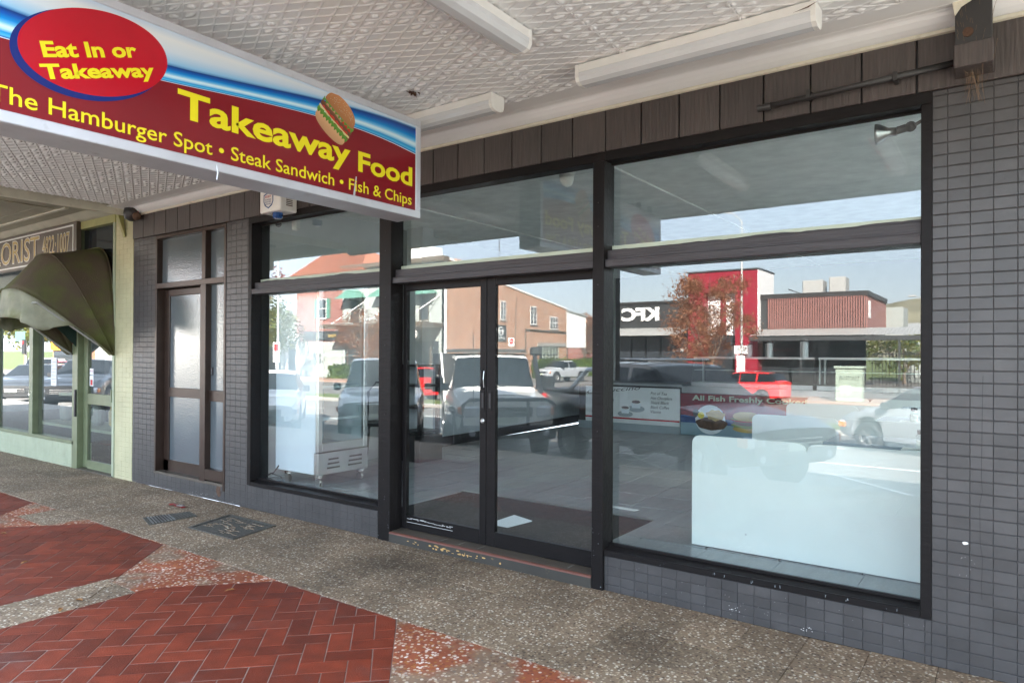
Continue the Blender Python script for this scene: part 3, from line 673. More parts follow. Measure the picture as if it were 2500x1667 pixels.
def make_side_door():
    d = bpy.data.objects.new('side_door', None); COL.objects.link(d); d.parent = shop; d.location = Vector((-7, 0, 0))-W[shop.name]; W[d.name] = Vector((-7, 0, 0))
    d['label'] = 'narrow bronze framed side door with obscured glass'
    m = 'brown_alu'
    frame_piece((-7.66, -7.625, -.014, .12, .165, 2.765), d, 'jamb', m); frame_piece((-6.325, -6.291, -.014, .12, .11, 2.765), d, 'jamb', m)
    frame_piece((-7.625, -6.325, -.014, .12, 2.725, 2.765), d, 'head', m); frame_piece((-7.625, -6.325, -.014, .12, 2.178, 2.236), d, 'transom', m)
    frame_piece((-6.747, -6.648, -.014, .10, .165, 2.178), d, 'mullion', m); frame_piece((-6.725, -6.66, -.014, .10, 2.236, 2.725), d, 'mullion', m)
    frame_piece((-7.625, -7.52, .075, .115, .175, 2.17), d, 'stile', m); frame_piece((-7.625, -6.747, .075, .115, .175, .30), d, 'bottom_rail', m)
    frame_piece((-7.52, -6.85, .075, .115, 2.10, 2.17), d, 'top_rail', m); frame_piece((-7.52, -6.85, .075, .115, .995, 1.095), d, 'middle_rail', m); frame_piece((-6.85, -6.747, .078, .112, .30, 2.17), d, 'stile', m)
    for (a, b, z0, z1, y) in ((-7.52, -6.85, .3, .995, .09), (-7.52, -6.85, 1.095, 2.10, .09), (-6.648, -6.325, .30, .985, .05), (-6.648, -6.325, 1.095, 2.178, .05), (-7.625, -6.725, 2.236, 2.725, .05), (-6.66, -6.325, 2.236, 2.725, .05)):
        pane('obscured_pane', a, b, z0, z1, y, d, 'obsc')
    frame_piece((-6.648, -6.325, .03, .07, .985, 1.095), d, 'middle_rail', m); frame_piece((-6.648, -6.325, -.014, .07, .19, .30), d, 'bottom_rail', m)
    obj('pull_handle', MB().tube([(-6.80, .078, 1.30), (-6.80, .05, 1.28), (-6.80, .05, 1.14), (-6.80, .078, 1.12)], .01, 8), 'black', d)
    obj('threshold', MB().box(-7.66, -6.291, -.012, .12, .15, .178), 'sill_timber', d)
    obj('push_sticker', B(-6.64, -6.60, .047, .0495, 1.25, 1.33), 'black', d); text('sticker_lettering', 'PUSH', (-6.625, .0468, 1.262), (0, 0, 1), (-1, 0, 0), .06, .012, 'white', d)
    obj('lobby_backing', B(-7.66, -6.29, .2, .22, .1, 2.8), 'intwall', d)
make_side_door()

# ---- things fixed on the front
def make_fittings():
    t = thing('alarm_siren', (-5.3, -.02, 2.85), 'white alarm siren box with a blue strobe above the left window', 'alarm box')
    Xa, Xb, y0, y1, z0, z1 = -5.46, -5.16, -.20, -.024, 2.73, 2.93
    obj('case', MB().cbox(Xa, Xb, y0, y1, z0, z1, c=.008), 'whiteplastic', t)
    g = MB()
    for k in range(7): g.box(Xb, Xb+.002, y0+.06, y1-.05, z0+.05+k*.016, z0+.058+k*.016)
    obj('vent_grille', g, 'rust', t)
    obj('strobe', MB().lathe([(.045, z0), (.045, z0-.035), (.035, z0-.05), (.001, z0-.052)], ((Xa+Xb)/2+.02, (y0+y1)/2-.02, 0), 'z', 18), 'bluecap', t)
    sh = [(-.06, .05), (-.035, .058), (0, .066), (.035, .058), (.06, .05), (.062, -.01), (.045, -.045), (0, -.07), (-.045, -.045), (-.062, -.01)]
    cx, cz = Xa+.13, z0+.105
    obj('shield_badge', MB().prism([(cx+p[0]*1.15, y0-.0015, cz+p[1]*1.05) for p in sh], (0, .0014, 0)), 'bluecap', t)
    obj('badge_field', MB().prism([(cx+p[0]*.95, y0-.0025, cz+p[1]*.88) for p in sh], (0, .0009, 0)), 'white', t)
    text('badge_lettering', 'SECURITY', (cx-.045, y0-.0026, cz+.022), (1, 0, 0), (0, 0, 1), .09, .02, 'logored', t, bold=.02)
    for k in range(3): text('badge_lettering', 'MONITORED', (cx-.042, y0-.0026, cz-.002-k*.019), (1, 0, 0), (0, 0, 1), .084, .012, 'logoblue', t, bold=.02)
    # small round camera at the awning corner
    t = thing('dome_camera', (-8.05, -.1, 3.03), 'dark round security camera at the left end of the dark fascia boards', 'security camera')
    obj('housing', MB().lathe([(.02, .0), (.075, -.02), (.085, -.07), (.07, -.13), (.03, -.155), (.001, -.158)], (-8.02, -.1, 3.11), 'z', 18), 'darkmetal', t, smooth=True)
    obj('camera_ball', MB().lathe([(.001, -.05), (.03, -.04), (.045, -.01), (.045, .02), (.02, .05), (.001, .052)], (-7.93, -.09, 3.0), 'x', 12), 'rust', t, smooth=True)
    # beam end bracket, right
    t = thing('beam_end_box', (-.15, -.1, 2.95), 'dark square steel beam end poking through the cornice at the top right corner', 'beam end')
    obj('beam', MB().cbox(-.20, -.06, -.17, -.022, 2.82, 3.10, c=.004), 'darkmetal', t)
    obj('lower_box', MB().cbox(-.205, -.055, -.185, -.024, 2.80, 2.905, c=.004), 'board', t)
    obj('bolt_washer', MB().lathe([(.021, -.171), (.021, -.178), (.008, -.180), (.008, -.184), (.001, -.184)], (-.15, 0, 2.955), 'y', 16), 'rust', t)
    obj('torn_flashing', MB().prism([(-.21, -.175, 3.10), (-.20, -.175, 3.04), (-.175, -.178, 3.075), (-.12, -.18, 3.10), (-.06, -.175, 3.13), (-.2, -.175, 3.13)], (0, .003, 0)), 'ceil_dirty', t)
    wb = MB()
    for k in range(26):
        a = Vector((-.14+rnd(-.06, .1), -.18, 2.82+rnd(-.02, .28))); b = Vector((-.13+rnd(-.05, .05), -.03, 2.66+rnd(0, .12))); wb.tube([a, (a+b)/2+Vector((rnd(-.01, .01), 0, -.01)), b], .0006, 3)
    obj('cobweb', wb, 'web', t)
    t = thing('conduit_pipe', (-.9, -.06, 2.85), 'dark round conduit running left from the beam end across the fascia boards', 'pipe')
    obj('pipe', MB().tube([(-1.10, -.075, 2.83), (-.20, -.075, 2.862)], .016, 12), 'darkmetal', t, smooth=True)
    obj('socket', MB().tube([(-1.11, -.075, 2.8296), (-1.04, -.075, 2.832)], .02, 12), 'darkmetal', t)
    for x in (-.45, -.85): obj('saddle', MB().cbox(x-.01, x+.01, -.093, -.02, 2.83, 2.875, c=.002), 'darkmetal', t)
make_fittings()

# ================================================================ street awning with pressed metal soffit
def panel_mesh():
    S = .635; N = 180; mb = MB()
    u0 = S/4; v0 = S/8
    def h(x, y):
        gx, gy = x/u0, y/v0   # diamond lattice
        a = abs(((gx+gy) % 1+1) % 1-.5)*2; b = abs(((gx-gy) % 1+1) % 1-.5)*2   # 1 at the cord
        da = (1-a)*.5; db = (1-b)*.5
        d = min(da, db)
        z = .0052*math.exp(-(d/.04)**2)
        # octagonal node
        i = round(gx*2)/2; j = round(gy*2)/2
        if (round(gx*2)+round(gy*2)) % 2 == 0:
            r = math.hypot((x-i*u0), (y-j*v0))
            z = max(z, .0052*math.exp(-((r-.0085)/.0032)**2))
        # flowers in bands along the panel edges
        ex = min(x, S-x); ey = min(y, S-y)
        if ex < S*.155 or ey < S*.155:
            ci = math.floor(gx*2)/2+.25; cj = math.floor(gy*2)/2+.25
            # nearest diamond centre: nodes with odd parity
            best = 9
            for ii in (math.floor(gx*2), math.floor(gx*2)+1):
                for jj in (math.floor(gy*2), math.floor(gy*2)+1):
                    if (ii+jj) % 2 == 1:
                        cx, cyy = ii*u0/2, jj*v0/2
                        dx, dy = x-cx, y-cyy; e1 = min(cx, S-cx) < S*.14; e2 = min(cyy, S-cyy) < S*.14
                        if not (e1 or e2): continue
                        if ii % 2: q = (dx/.036)**2+(dy/.0135)**2
                        else: q = (dx/.022)**2+(dy/.019)**2
                        if q < best: best = q; bd = (dx, dy)
            if best < 1: z = max(z, .0085*math.sqrt(1-best)*(1+.08*math.sin(bd[1]*900)))
        if ex < .0025 or ey < .0025: z = .001
        return z
    for j in range(N+1):
        for i in range(N+1):
            x, y = S*i/N, S*j/N; mb.v.append((x, y, -h(x, y)))
    for j in range(N):
        for i in range(N): a = j*(N+1)+i; mb.f.append((a, a+N+1, a+N+2, a+1))
    return mb.mesh('ceiling_panel', 'ceil', smooth=True, fix=False), S
CZ = 3.105; AY = -3.02
def make_awning():
    aw = thing('street_awning', (-4, -1.5, CZ), 'white pressed metal awning ceiling over the footpath outside the takeaway', 'awning')
    me, S = panel_mesh()
    x = -2.31+S*5; k = 0
    while x > -8.3:
        for j in range(4): link('ceiling_panel', me, aw, (x-0.0, -.30-(j+1)*S, CZ))
        x -= S
    # narrow make-up strip by the wall and by the street edge
    obj('ceiling_margin', B(-8.2, .9, -.30, -.17, CZ-.001, CZ+.004), 'ceil', aw); obj('ceiling_margin', B(-8.2, .9, AY, -.30-4*S, CZ-.001, CZ+.004), 'ceil', aw)
    # cornice with bead
    prof = [(-.022, 3.045), (-.03, 3.045), (-.05, 3.052), (-.075, 3.066), (-.10, 3.086), (-.115, CZ+.0), (-.13, CZ-.009), (-.14, CZ-.004), (-.17, CZ-.002), (-.17, CZ+.01), (-.022, CZ+.01)]
    obj('cornice', MB().prism([(-8.17, p[0], p[1]) for p in prof], (9.0, 0, 0)), 'ceil', aw)
    st = MB()
    obj('flaking_cornice_edge', MB().prism([(-8.17, -.0225, 3.028), (-8.17, -.036, 3.032), (-8.17, -.044, 3.046), (-8.17, -.0225, 3.044)], (9.0, 0, 0)), 'ceil_dirty', aw)
    obj('awning_roof', B(-8.2, 14, AY-.02, 0, CZ+.06, CZ+.16), 'zinc', aw)
    obj('street_fascia', B(-8.2, 14, AY-.05, AY-.02, 2.965, CZ+.17), 'zinc', aw)
    obj('edge_batten', B(-8.2, 14, AY-.02, AY+.02, 2.985, CZ+.06), 'ceil', aw)
    obj('soffit_beyond', B(.9, 14, AY, 0, CZ, CZ+.05), 'ceil', aw)
    obj('end_trim', B(-8.23, -8.17, AY, -.02, 3.04, CZ+.06), 'ceil_dirty', aw)
    # torn hole beside the sign
    h = MB()
    for k in range(30): a = rnd(0, 6.28); r = rnd(.0, .04); q = (-2.98+r*math.cos(a), -.82+r*math.sin(a)); h.prism([(q[0], q[1], CZ-.012), (q[0]+rnd(.004, .02), q[1], CZ-.02-rnd(0, .02)), (q[0], q[1]+rnd(.004, .02), CZ-.01)], (0, 0, .003))
    obj('torn_metal', h, 'rust', aw)
    return aw
make_awning()

def light_fitting(x0, x1, y0, y1, label, first=[None]):
    # wrap-around batten: white spine above, rounded diffuser below; built once along x, 1.25 m long
    if first[0] is None:
        t = thing('fluorescent_light', (0, 0, 0), label, 'light fitting', 'fluorescent lights on the awning ceiling'); L, w, h = 1.25, .064, .10
        obj('spine', MB().cbox(-L/2, L/2, -w*.98, w*.98, -.045, 0, c=.003), 'whiteplastic', t, world=False)
        pr = [(-w, -.045), (-w*1.0, -.07), (-w*.8, -.092), (-w*.35, -.104), (w*.35, -.104), (w*.8, -.092), (w, -.07), (w, -.045)]
        obj('diffuser', MB().prism([(-L/2+.02, p[0], p[1]) for p in pr], (L-.04, 0, 0)), 'diffuser', t, world=False)
        for s in (-1, 1): obj('end_cap', MB().prism([(s*(L/2-.02), p[0]*1.02, p[1]-.001) for p in [(-w, 0)]+pr+[(w, 0)]], (s*.022, 0, 0)), 'whiteplastic', t, world=False)
        first[0] = t
    else: t = copy_tree(first[0], (0, 0, 0), label=label)
    t.location = ((x0+x1)/2, (y0+y1)/2, CZ-.008); t.rotation_euler = (0, 0, math.atan2(y1-y0, x1-x0))
    return t
light_fitting(-1.97, -.70, -.52, -.52, 'fluorescent batten along the wall above the large right window, brown stain at its end')
light_fitting(-3.83, -2.58, -.48, -.48, 'fluorescent batten half hidden behind the hanging red sign')
light_fitting(-1.99, -1.99, -2.32, -1.07, 'fluorescent batten running towards the street, cut by the top of the picture')
light_fitting(-.75, -.75, -2.5, -1.25, 'fluorescent batten seen only mirrored in the upper right window')
light_fitting(-4.65, -4.65, -2.35, -1.10, 'fluorescent batten seen only mirrored above the doors')
obj('water_stain_flake', MB().prism([(-.80, -.60, CZ-.05), (-.74, -.605, CZ-.042), (-.70, -.603, CZ-.03), (-.735, -.602, CZ-.045)], (0, .002, 0)), 'rust', label='small brown stain flake at the end of the right ceiling light', cat='stain')

# ================================================================ hanging light-box sign
def make_sign():
    X = -3.1; ya, yb, z0, z1 = -3.02, -.62, 2.36, 2.992
    t = thing('takeaway_sign', (X-.1, -1.8, z1), 'hanging red and blue takeaway light box sign with yellow lettering and a burger', 'sign')
    fr = MB(); T = .20
    obj('box_body', B(X-T, X-.006, ya+.004, yb-.004, z0+.004, z1-.004), 'signframe', t)
    for nm, a in (('frame_top', (X-T-.006, X+.006, ya, yb, z1-.04, z1)), ('frame_bottom', (X-T-.006, X+.006, ya, yb, z0, z0+.047)), ('frame_end', (X-T-.006, X+.006, yb-.045, yb, z0+.047, z1-.04)), ('frame_end', (X-T-.006, X+.006, ya, ya+.045, z0+.047, z1-.04))):
        obj(nm, MB().cbox(*a, c=.004), 'signframe', t)
    fa, fb, fz0, fz1 = ya+.045, yb-.045, z0+.047, z1-.04
    obj('sign_face', B(X-.006, X, fa, fb, fz0, fz1), 'signred', t); obj('rear_sign_face', B(X-T, X-T+.002, fa, fb, fz0, fz1), 'signred', t)
    # printed wave: colour stops between upper edge and the red field
    def cat(pts, y):
        for (a, b) in zip(pts, pts[1:]):
            if a[0] <= y <= b[0] or b is pts[-1]: k = min(1, max(0, (y-a[0])/(b[0]-a[0]))); k2 = k; return a[1]+(b[1]-a[1])*k2
        return pts[0][1]
    red = [(-3.1, 2.672), (-2.92, 2.679), (-2.6, 2.69), (-2.27, 2.715), (-1.9, 2.757), (-1.6, 2.784), (-1.35, 2.800), (-1.1, 2.803), (-.85, 2.790), (-.6, 2.757)]
    blu = [(-3.1, 2.815), (-2.92, 2.80), (-2.6, 2.79), (-2.28, 2.792), (-1.9, 2.836), (-1.49, 2.889), (-1.1, 2.925), (-.85, 2.938), (-.6, 2.936)]
    def sm(pts, y): return (cat(pts, y-.12)+cat(pts, y)*2+cat(pts, y+.12))/4
    stops = [(0, (.50, .60, .72)), (.25, (.72, .73, .72)), (.6, (.62, .68, .72)), (.93, (.28, .50, .68)), (1.0, (.08, .25, .48)), (1.06, (.0, .03, .16)), (1.2, (.0, .08, .38)), (1.38, (.0, .22, .56)), (1.50, (.12, .45, .72)), (1.62, (.62, .76, .82)), (1.70, (.40, .66, .80)), (1.80, (.0, .26, .56)), (1.90, (.08, .42, .70)), (1.965, (.0, .08, .3)), (1.985, (.7, .78, .85)), (2.0, (.7, .78, .85))]
    me = bpy.data.meshes.new('printed_wave'); v = []; f = []; cols = []
    NY = 60
    for i in range(NY+1):
        y = fa+(fb-fa)*i/NY; zr = sm(red, y); zb = min(fz1-.004, sm(blu, y))
        for k, (s, c) in enumerate(stops):
            z = fz1+(zb-fz1)*s if s <= 1 else zb+(zr-zb)*(s-1)
            q = c
            if s < .95: w = .5+.5*math.sin(y*2.2+s*2); q = tuple(c[m]*(.8+.2*w)+(.0, .06, .14)[m]*(1-w) for m in range(3))
            v.append((X+.0008, y, z)); cols.append(q)
    n = len(stops)
    for i in range(NY):
        for k in range(n-1): a = i*n+k; f.append((a, a+1, a+n+1, a+n))
    me.from_pydata(v, [], f); ca = me.color_attributes.new('print', 'FLOAT_COLOR', 'POINT')
    for i, c in enumerate(cols): ca.data[i].color = (*c, 1)
    me.materials.append(MAT['printed']); link('printed_wave', me, t)
    def ell(cy_, cz_, ry, rz, rot, x, mat, name):
        p = []
        for k in range(72): a = k*math.pi/36; p.append((x, cy_+ry*math.cos(a)*math.cos(rot)-rz*math.sin(a)*math.sin(rot), cz_+ry*math.cos(a)*math.sin(rot)+rz*math.sin(a)*math.cos(rot)))
        m = MB(); m.poly(p); return obj(name, m, mat, t, fix=False)
    ell(-2.596, 2.722, .302, .182, R(17), X+.0012, 'logoblue', 'oval_shadow'); ell(-2.572, 2.742, .300, .175, R(17), X+.0018, 'logored', 'oval_badge')
    rr, uu = (0, math.cos(R(19)), math.sin(R(19))), (0, -math.sin(R(19))*.75, math.cos(R(19)))
    text('lettering', 'Eat In or', (X+.0018, -2.775, 2.652), rr, uu, .385, .064, 'yellow', t, bold=.035)
    text('lettering', 'Takeaway', (X+.0018, -2.772, 2.548), rr, uu, .468, .078, 'yellow', t, bold=.035)
    text('lettering', 'Takeaway', (X+.001, -2.232, 2.53), (0, 1, 0), (0, 0, 1), 1.025, .172, 'yellow', t, bold=.028)
    text('lettering', 'Food', (X+.001, -1.148, 2.553), (0, 1, 0), (0, 0, 1), .452, .121, 'yellow', t, bold=.028)
    text('lettering', 'The Hamburger Spot \u2022 Steak Sandwich \u2022 Fish & Chips', (X+.001, -2.955, 2.412), (0, 1, 0), (0, 0, 1), 2.255, .089, 'yellow', t, bold=.008)
    # hamburger print (flat, layered)
    ang = R(-33); cy_, cz_ = -1.315, 2.815
    def T(p, x=.0):
        p = (p[0], p[1]*1.12); return (X+.0012+x, cy_+p[0]*math.cos(ang)-p[1]*math.sin(ang), cz_+p[0]*math.sin(ang)+p[1]*math.cos(ang))
    layers = []
    def add(pts, col, x, name):
        m = bpy.data.meshes.new(name); m.from_pydata([T(p, x) for p in pts], [], [tuple(range(len(pts)))])
        ca = m.color_attributes.new('print', 'FLOAT_COLOR', 'POINT')
        zs = [p[1] for p in pts]; lo, hi = min(zs), max(zs)
        for i, p in enumerate(pts): k = .72+.4*(p[1]-lo)/(hi-lo+1e-6); ca.data[i].color = (col[0]*k, col[1]*k, col[2]*k, 1)
        m.materials.append(MAT['printed']); link(name, m, t)
    w = .118
    def wave(z, a, n, h, ph=0): 
        top = [(-w*1.06+2*w*1.06*i/n, z+h/2+a*math.sin(i*1.9+ph)+a*.6*math.sin(i*4.3)) for i in range(n+1)]; bot = [(-w*1.06+2*w*1.06*i/n, z-h/2+a*1.3*math.sin(i*2.3+1+ph)) for i in range(n+1)]; return top+bot[::-1]
    add([(w*math.cos(a), -.052+(-.055 if math.sin(a) < 0 else .02)*abs(math.sin(a))**.6) for a in [k*math.pi/16 for k in range(32)]], (.62, .34, .17), .0003, 'bun_print')
    add(wave(-.036, .007, 30, .026), (.10, .26, .03), .0006, 'lettuce_print'); add(wave(-.018, .003, 14, .012, 1), (.72, .60, .28), .0009, 'cheese_print')
    add([(x*w*.98, z) for x, z in ((-1, -.01), (-.3, -.018), (.9, -.014), (1.02, 0), (.4, -.002), (-.8, .004))], (.6, .04, .02), .0012, 'tomato_print')
    add(wave(.008, .004, 18, .026, 2), (.17, .07, .035), .0015, 'patty_print'); add([(x*w, z) for x, z in ((-.8, .012), (-.2, .016), (.3, .008), (.35, .02), (-.3, .028), (-.85, .024))], (.5, .26, .13), .0018, 'bacon_print')
    add([(x*w, z) for x, z in ((.2, .016), (.95, .01), (1.0, .022), (.3, .03))], (.6, .04, .02), .0018, 'tomato_print'); add(wave(.032, .008, 26, .022, 3), (.13, .30, .04), .0021, 'lettuce_print')
    add([(w*math.cos(a), .04+(.082 if math.sin(a) > 0 else -.01)*abs(math.sin(a))**.75) for a in [k*math.pi/20 for k in range(40)]], (.50, .21, .08), .0024, 'bun_print')
    sd = MB()
    for k in range(70):
        a = rnd(.1, 3.04); r = math.sqrt(rnd(0, 1)); q = T((w*.9*r*math.cos(a), .048+.068*r*math.sin(a)), .003); sd.prism([(q[0], q[1]-.002, q[2]), (q[0], q[1], q[2]+.0012), (q[0], q[1]+.002, q[2]), (q[0], q[1], q[2]-.0012)], (.0003, 0, 0))
    obj('sesame_print', sd, 'edge', t)
    # hanging rods
    for y in (-2.68, -2.95): obj('hanging_bracket', B(X-.12, X-.08, y-.02, y+.02, z1, CZ+.02), 'darkmetal', t)
    # peeling tape ends
    obj('peeled_tape', MB().tube([(X+.004, -2.04, z0+.03), (X+.008, -2.035, z0-.005), (X+.006, -2.038, z0-.04)], .004, 4), 'signframe', t)
    obj('film_scratch', MB().prism([(X+.0014, -1.185, 2.40), (X+.0014, -1.165, 2.52), (X+.0014, -1.157, 2.52), (X+.0014, -1.17, 2.40)], (.0004, 0, 0)), 'signframe', t)
make_sign()

# ================================================================ florist next door
def make_florist():
    t = thing('florist_shop', (-11, 0, 0), 'pale green painted florist shopfront left of the dark tiled wall', 'shop')
    x1 = -8.165
    # tiled pier and stall riser
    def tiles(a, b, c, d, mat, tw=.0905, th=.0575):
        m = MB(); x = a
        while x < b-.01:
            z = c
            while z < d-.01:
                q = tile_mesh(min(tw, b-x), min(th, d-z)); k = len(m.v); dy = rnd(-.0008, .0008); m.v += [(v[0]+x, v[1]+dy, v[2]+z) for v in q.v]; m.f += [tuple(k+i for i in f) for f in q.f]; z += th
            x += tw
        m.box(a, b, -.0035, .2, c, d)
        return m
    obj('painted_tile_mass', tiles(-8.59, x1-.004, -.02, 3.14, 'flpier'), 'flpier', t, kind='stuff')
    obj('painted_tile_mass', tiles(-20, -9.665, -.02, .30, 'flgreen'), 'flgreen', t, kind='stuff')
    fp = lambda a, n='frame_member', m='flframe': frame_piece(a, t, n, m)
    fp((-20, -9.665, -.02, .10, .30, .345), 'window_sill'); fp((-20, -9.6, -.02, .1, 2.08, 2.13), 'transom', 'flgreen')
    fp((-9.71, -9.56, -.02, .12, .0, 3.02), 'post'); fp((-11.08, -10.955, -.02, .10, .345, 2.08), 'mullion'); fp((-12.6, -12.45, -.02, .10, .345, 2.08), 'mullion'); fp((-14.2, -14.08, -.02, .10, .345, 2.08), 'mullion')
    fp((-8.64, -8.59, -.02, .12, -.02, 3.02), 'jamb', 'flgreen')
    fp((-9.56, -8.59, -.02, .12, 3.02, 3.14), 'head_beam', 'flgold')
    for (a, b) in ((-12.45, -11.08), (-10.955, -9.71), (-14.08, -12.6)): pane('window_pane', a, b, .345, 2.08, .05, t, 'flglass'); pane('window_pane', a, b, 2.13, 2.70, .05, t, 'flglass')
    obj('highlight_panel', B(-9.56, -8.64, .05, .06, 2.13, 3.02), 'farglass', t)
    # door
    d = bpy.data.objects.new('door', None); COL.objects.link(d); d.parent = t; d.location = Vector((-9.56, .05, 0))-W[t.name]; W[d.name] = Vector((-9.56, .05, 0)); d['label'] = 'sage green glazed door with a middle rail'
    for a, n in (((-9.56, -9.44, .05, .09, .02, 2.08), 'stile'), ((-8.70, -8.64, .05, .09, .02, 2.08), 'stile'), ((-9.44, -8.70, .05, .09, .0, .115), 'bottom_rail'), ((-9.44, -8.70, .05, .09, .82, .955), 'middle_rail'), ((-9.44, -8.70, .05, .09, 2.0, 2.08), 'top_rail')): frame_piece(a, d, n, 'flframe')
    pane('pane', -9.44, -8.70, .115, .82, .065, d, 'flglass'); pane('pane', -9.44, -8.70, .955, 2.0, .065, d, 'flglass')
    obj('handle_plate', MB().cbox(-9.60, -9.57, -.045, -.02, .66, 1.0, c=.005), 'darkmetal', d); obj('hinge', MB().cbox(-8.655, -8.635, -.03, 0, .88, 1.03, c=.003), 'flframe', d)
    obj('worn_threshold', B(-9.56, -8.6, -.03, .12, -.02, .012), 'sill_timber', t)
    obj('timber_bracket', MB().prism([(-8.44, -.02, 3.13), (-8.40, -.12, 3.13), (-8.37, -.03, 2.82), (-8.40, -.01, 2.82)], (.05, 0, 0)), 'flgold', t)
    st = obj('door_sticker', B(-9.41, -9.31, .062, .0645, 1.19, 1.27), 'paper', d); text('sticker_lettering', 'EFTPOS', (-9.40, .0618, 1.23), (1, 0, 0), (0, 0, 1), .08, .02, 'logored', d)
    st = obj('door_sticker', B(-9.41, -9.31, .062, .0645, 1.05, 1.18), 'paper', d); obj('sticker_emblem', B(-9.39, -9.33, .061, .062, 1.06, 1.13), 'logored', d)
    obj('upper_wall', B(-20, x1-.004, .0, .3, 3.14, 4.5), 'plaster', t); obj('window_wall_above', B(-20, -9.72, .05, .2, 2.70, 3.14), 'florsign', t)
    rm = MB().box(-20, -8.2, 4.8, 5, -.1, 3.2); rm.box(-20, -8.2, .3, 4.8, 3.0, 3.1); rm.box(-20, -19.8, .3, 4.8, 0, 3); 
    obj('interior_back_wall', B(-20, -8.2, 4.8, 5, -.1, 3.1), 'intgrey', t); obj('interior_ceiling', B(-20, -8.2, .3, 4.8, 3.0, 3.1), 'intgrey', t); obj('interior_floor', B(-20, -8.3, .2, 4.8, -.1, .0), 'floorgrout', t)
    obj('interior_side_wall', B(-20, -19.8, .3, 4.8, -.1, 3.1), 'intgrey', t); obj('interior_side_wall', B(-8.4, -8.2, .3, 4.8, -.1, 3.1), 'intgrey', t)
    obj('display_shelf', B(-12.5, -9.8, .6, 1.2, .34, .38), 'flgreen', t)
    for k in range(5): x = -12.2+k*.55; obj('display_pot', MB().lathe([(.05, .38), (.09, .42), (.1, .6), (.07, .66), (.08, .68)], (x, .9, 0), 'z', 12), 'gold' if k % 2 else 'plaster', t)
    # notice taped in the window
    n = obj('taped_notice', B(-10.52, -10.35, .044, .049, 1.02, 1.40), 'paper', label='white printed notice taped inside the florist window', cat='notice')
    for k in range(7): text('notice_lettering', 'opening hours changed please call', (-10.505, .0438, 1.33-k*.045), (1, 0, 0), (0, 0, 1), .14, .014, 'black', n)
    # sign board
    s = thing('florist_sign', (-11.5, -.03, 2.6), 'brown florist sign board with gold and white lettering on its upper front', 'sign')
    obj('board', MB().cbox(-14.2, -9.50, -.07, -.01, 2.62, 3.12, c=.004), 'florsign', s)
    for a in ((-14.1, -9.58, -.0735, -.07, 3.065, 3.085), (-14.1, -9.58, -.0735, -.07, 2.655, 2.675), (-9.60, -9.58, -.0735, -.07, 2.675, 3.065)): obj('border_line', B(*a), 'white', s)
    text('lettering_outline', 'FLORIST', (-12.44, -.0735, 2.715), (1, 0, 0), (0, 0, 1), 1.83, .335, 'white', s, bold=.02); text('lettering', 'FLORIST', (-12.425, -.0745, 2.725), (1, 0, 0), (0, 0, 1), 1.80, .315, 'gold', s)
    text('lettering_outline', '4822\u00b71007', (-10.52, -.0735, 2.74), (1, 0, 0), (0, 0, 1), .84, .27, 'white', s, bold=.02); text('lettering', '4822\u00b71007', (-10.51, -.0745, 2.75), (1, 0, 0), (0, 0, 1), .82, .25, 'gold', s)
    # awning over it
    a = thing('florist_awning', (-12, -1.5, 3.2), 'cream boarded awning ceiling over the footpath outside the florist', 'awning')
    z = 3.2
    for k in range(7): y1_, y0_ = -.12-k*.42, -.12-(k+1)*.42+.006; obj('soffit_board', MB().cbox(-24, -8.24, y0_, y1_, z, z+.02, c=.003), 'cream', a)
    obj('cover_strip', MB().cbox(-24, -9.1, -.36, -.31, z-.02, z, c=.004), 'ceil_dirty', a)
    for x in (-9.3, -11.4, -13.5, -15.6): obj('cover_strip', MB().cbox(x-.02, x+.02, -2.9, -.4, z-.012, z, c=.003), 'cream', a)
    obj('cornice', MB().prism([(-24, 0, 3.10), (-24, -.05, 3.13), (-24, -.12, z), (-24, 0, z)], (15.8, 0, 0)), 'cream', a)
    obj('awning_roof', B(-24, -8.24, AY, 0, z+.03, z+.1), 'zinc', a); obj('street_fascia', B(-24, -8.22, AY-.05, AY+.1, 3.02, z+.2), 'cream', a)
    # light-box sign of the florist, only mirrored
    b = thing('cream_light_box', (-9.5, -1.7, 2.9), 'plain cream light box hung under the florist awning, seen mirrored', 'sign')
    obj('box', MB().cbox(-9.75, -9.45, -2.6, -1.0, 2.78, 3.14, c=.01), 'cream', b); obj('top_rail', B(-9.77, -9.43, -2.62, -.98, 3.14, 3.18), 'darkmetal', b)
make_florist()

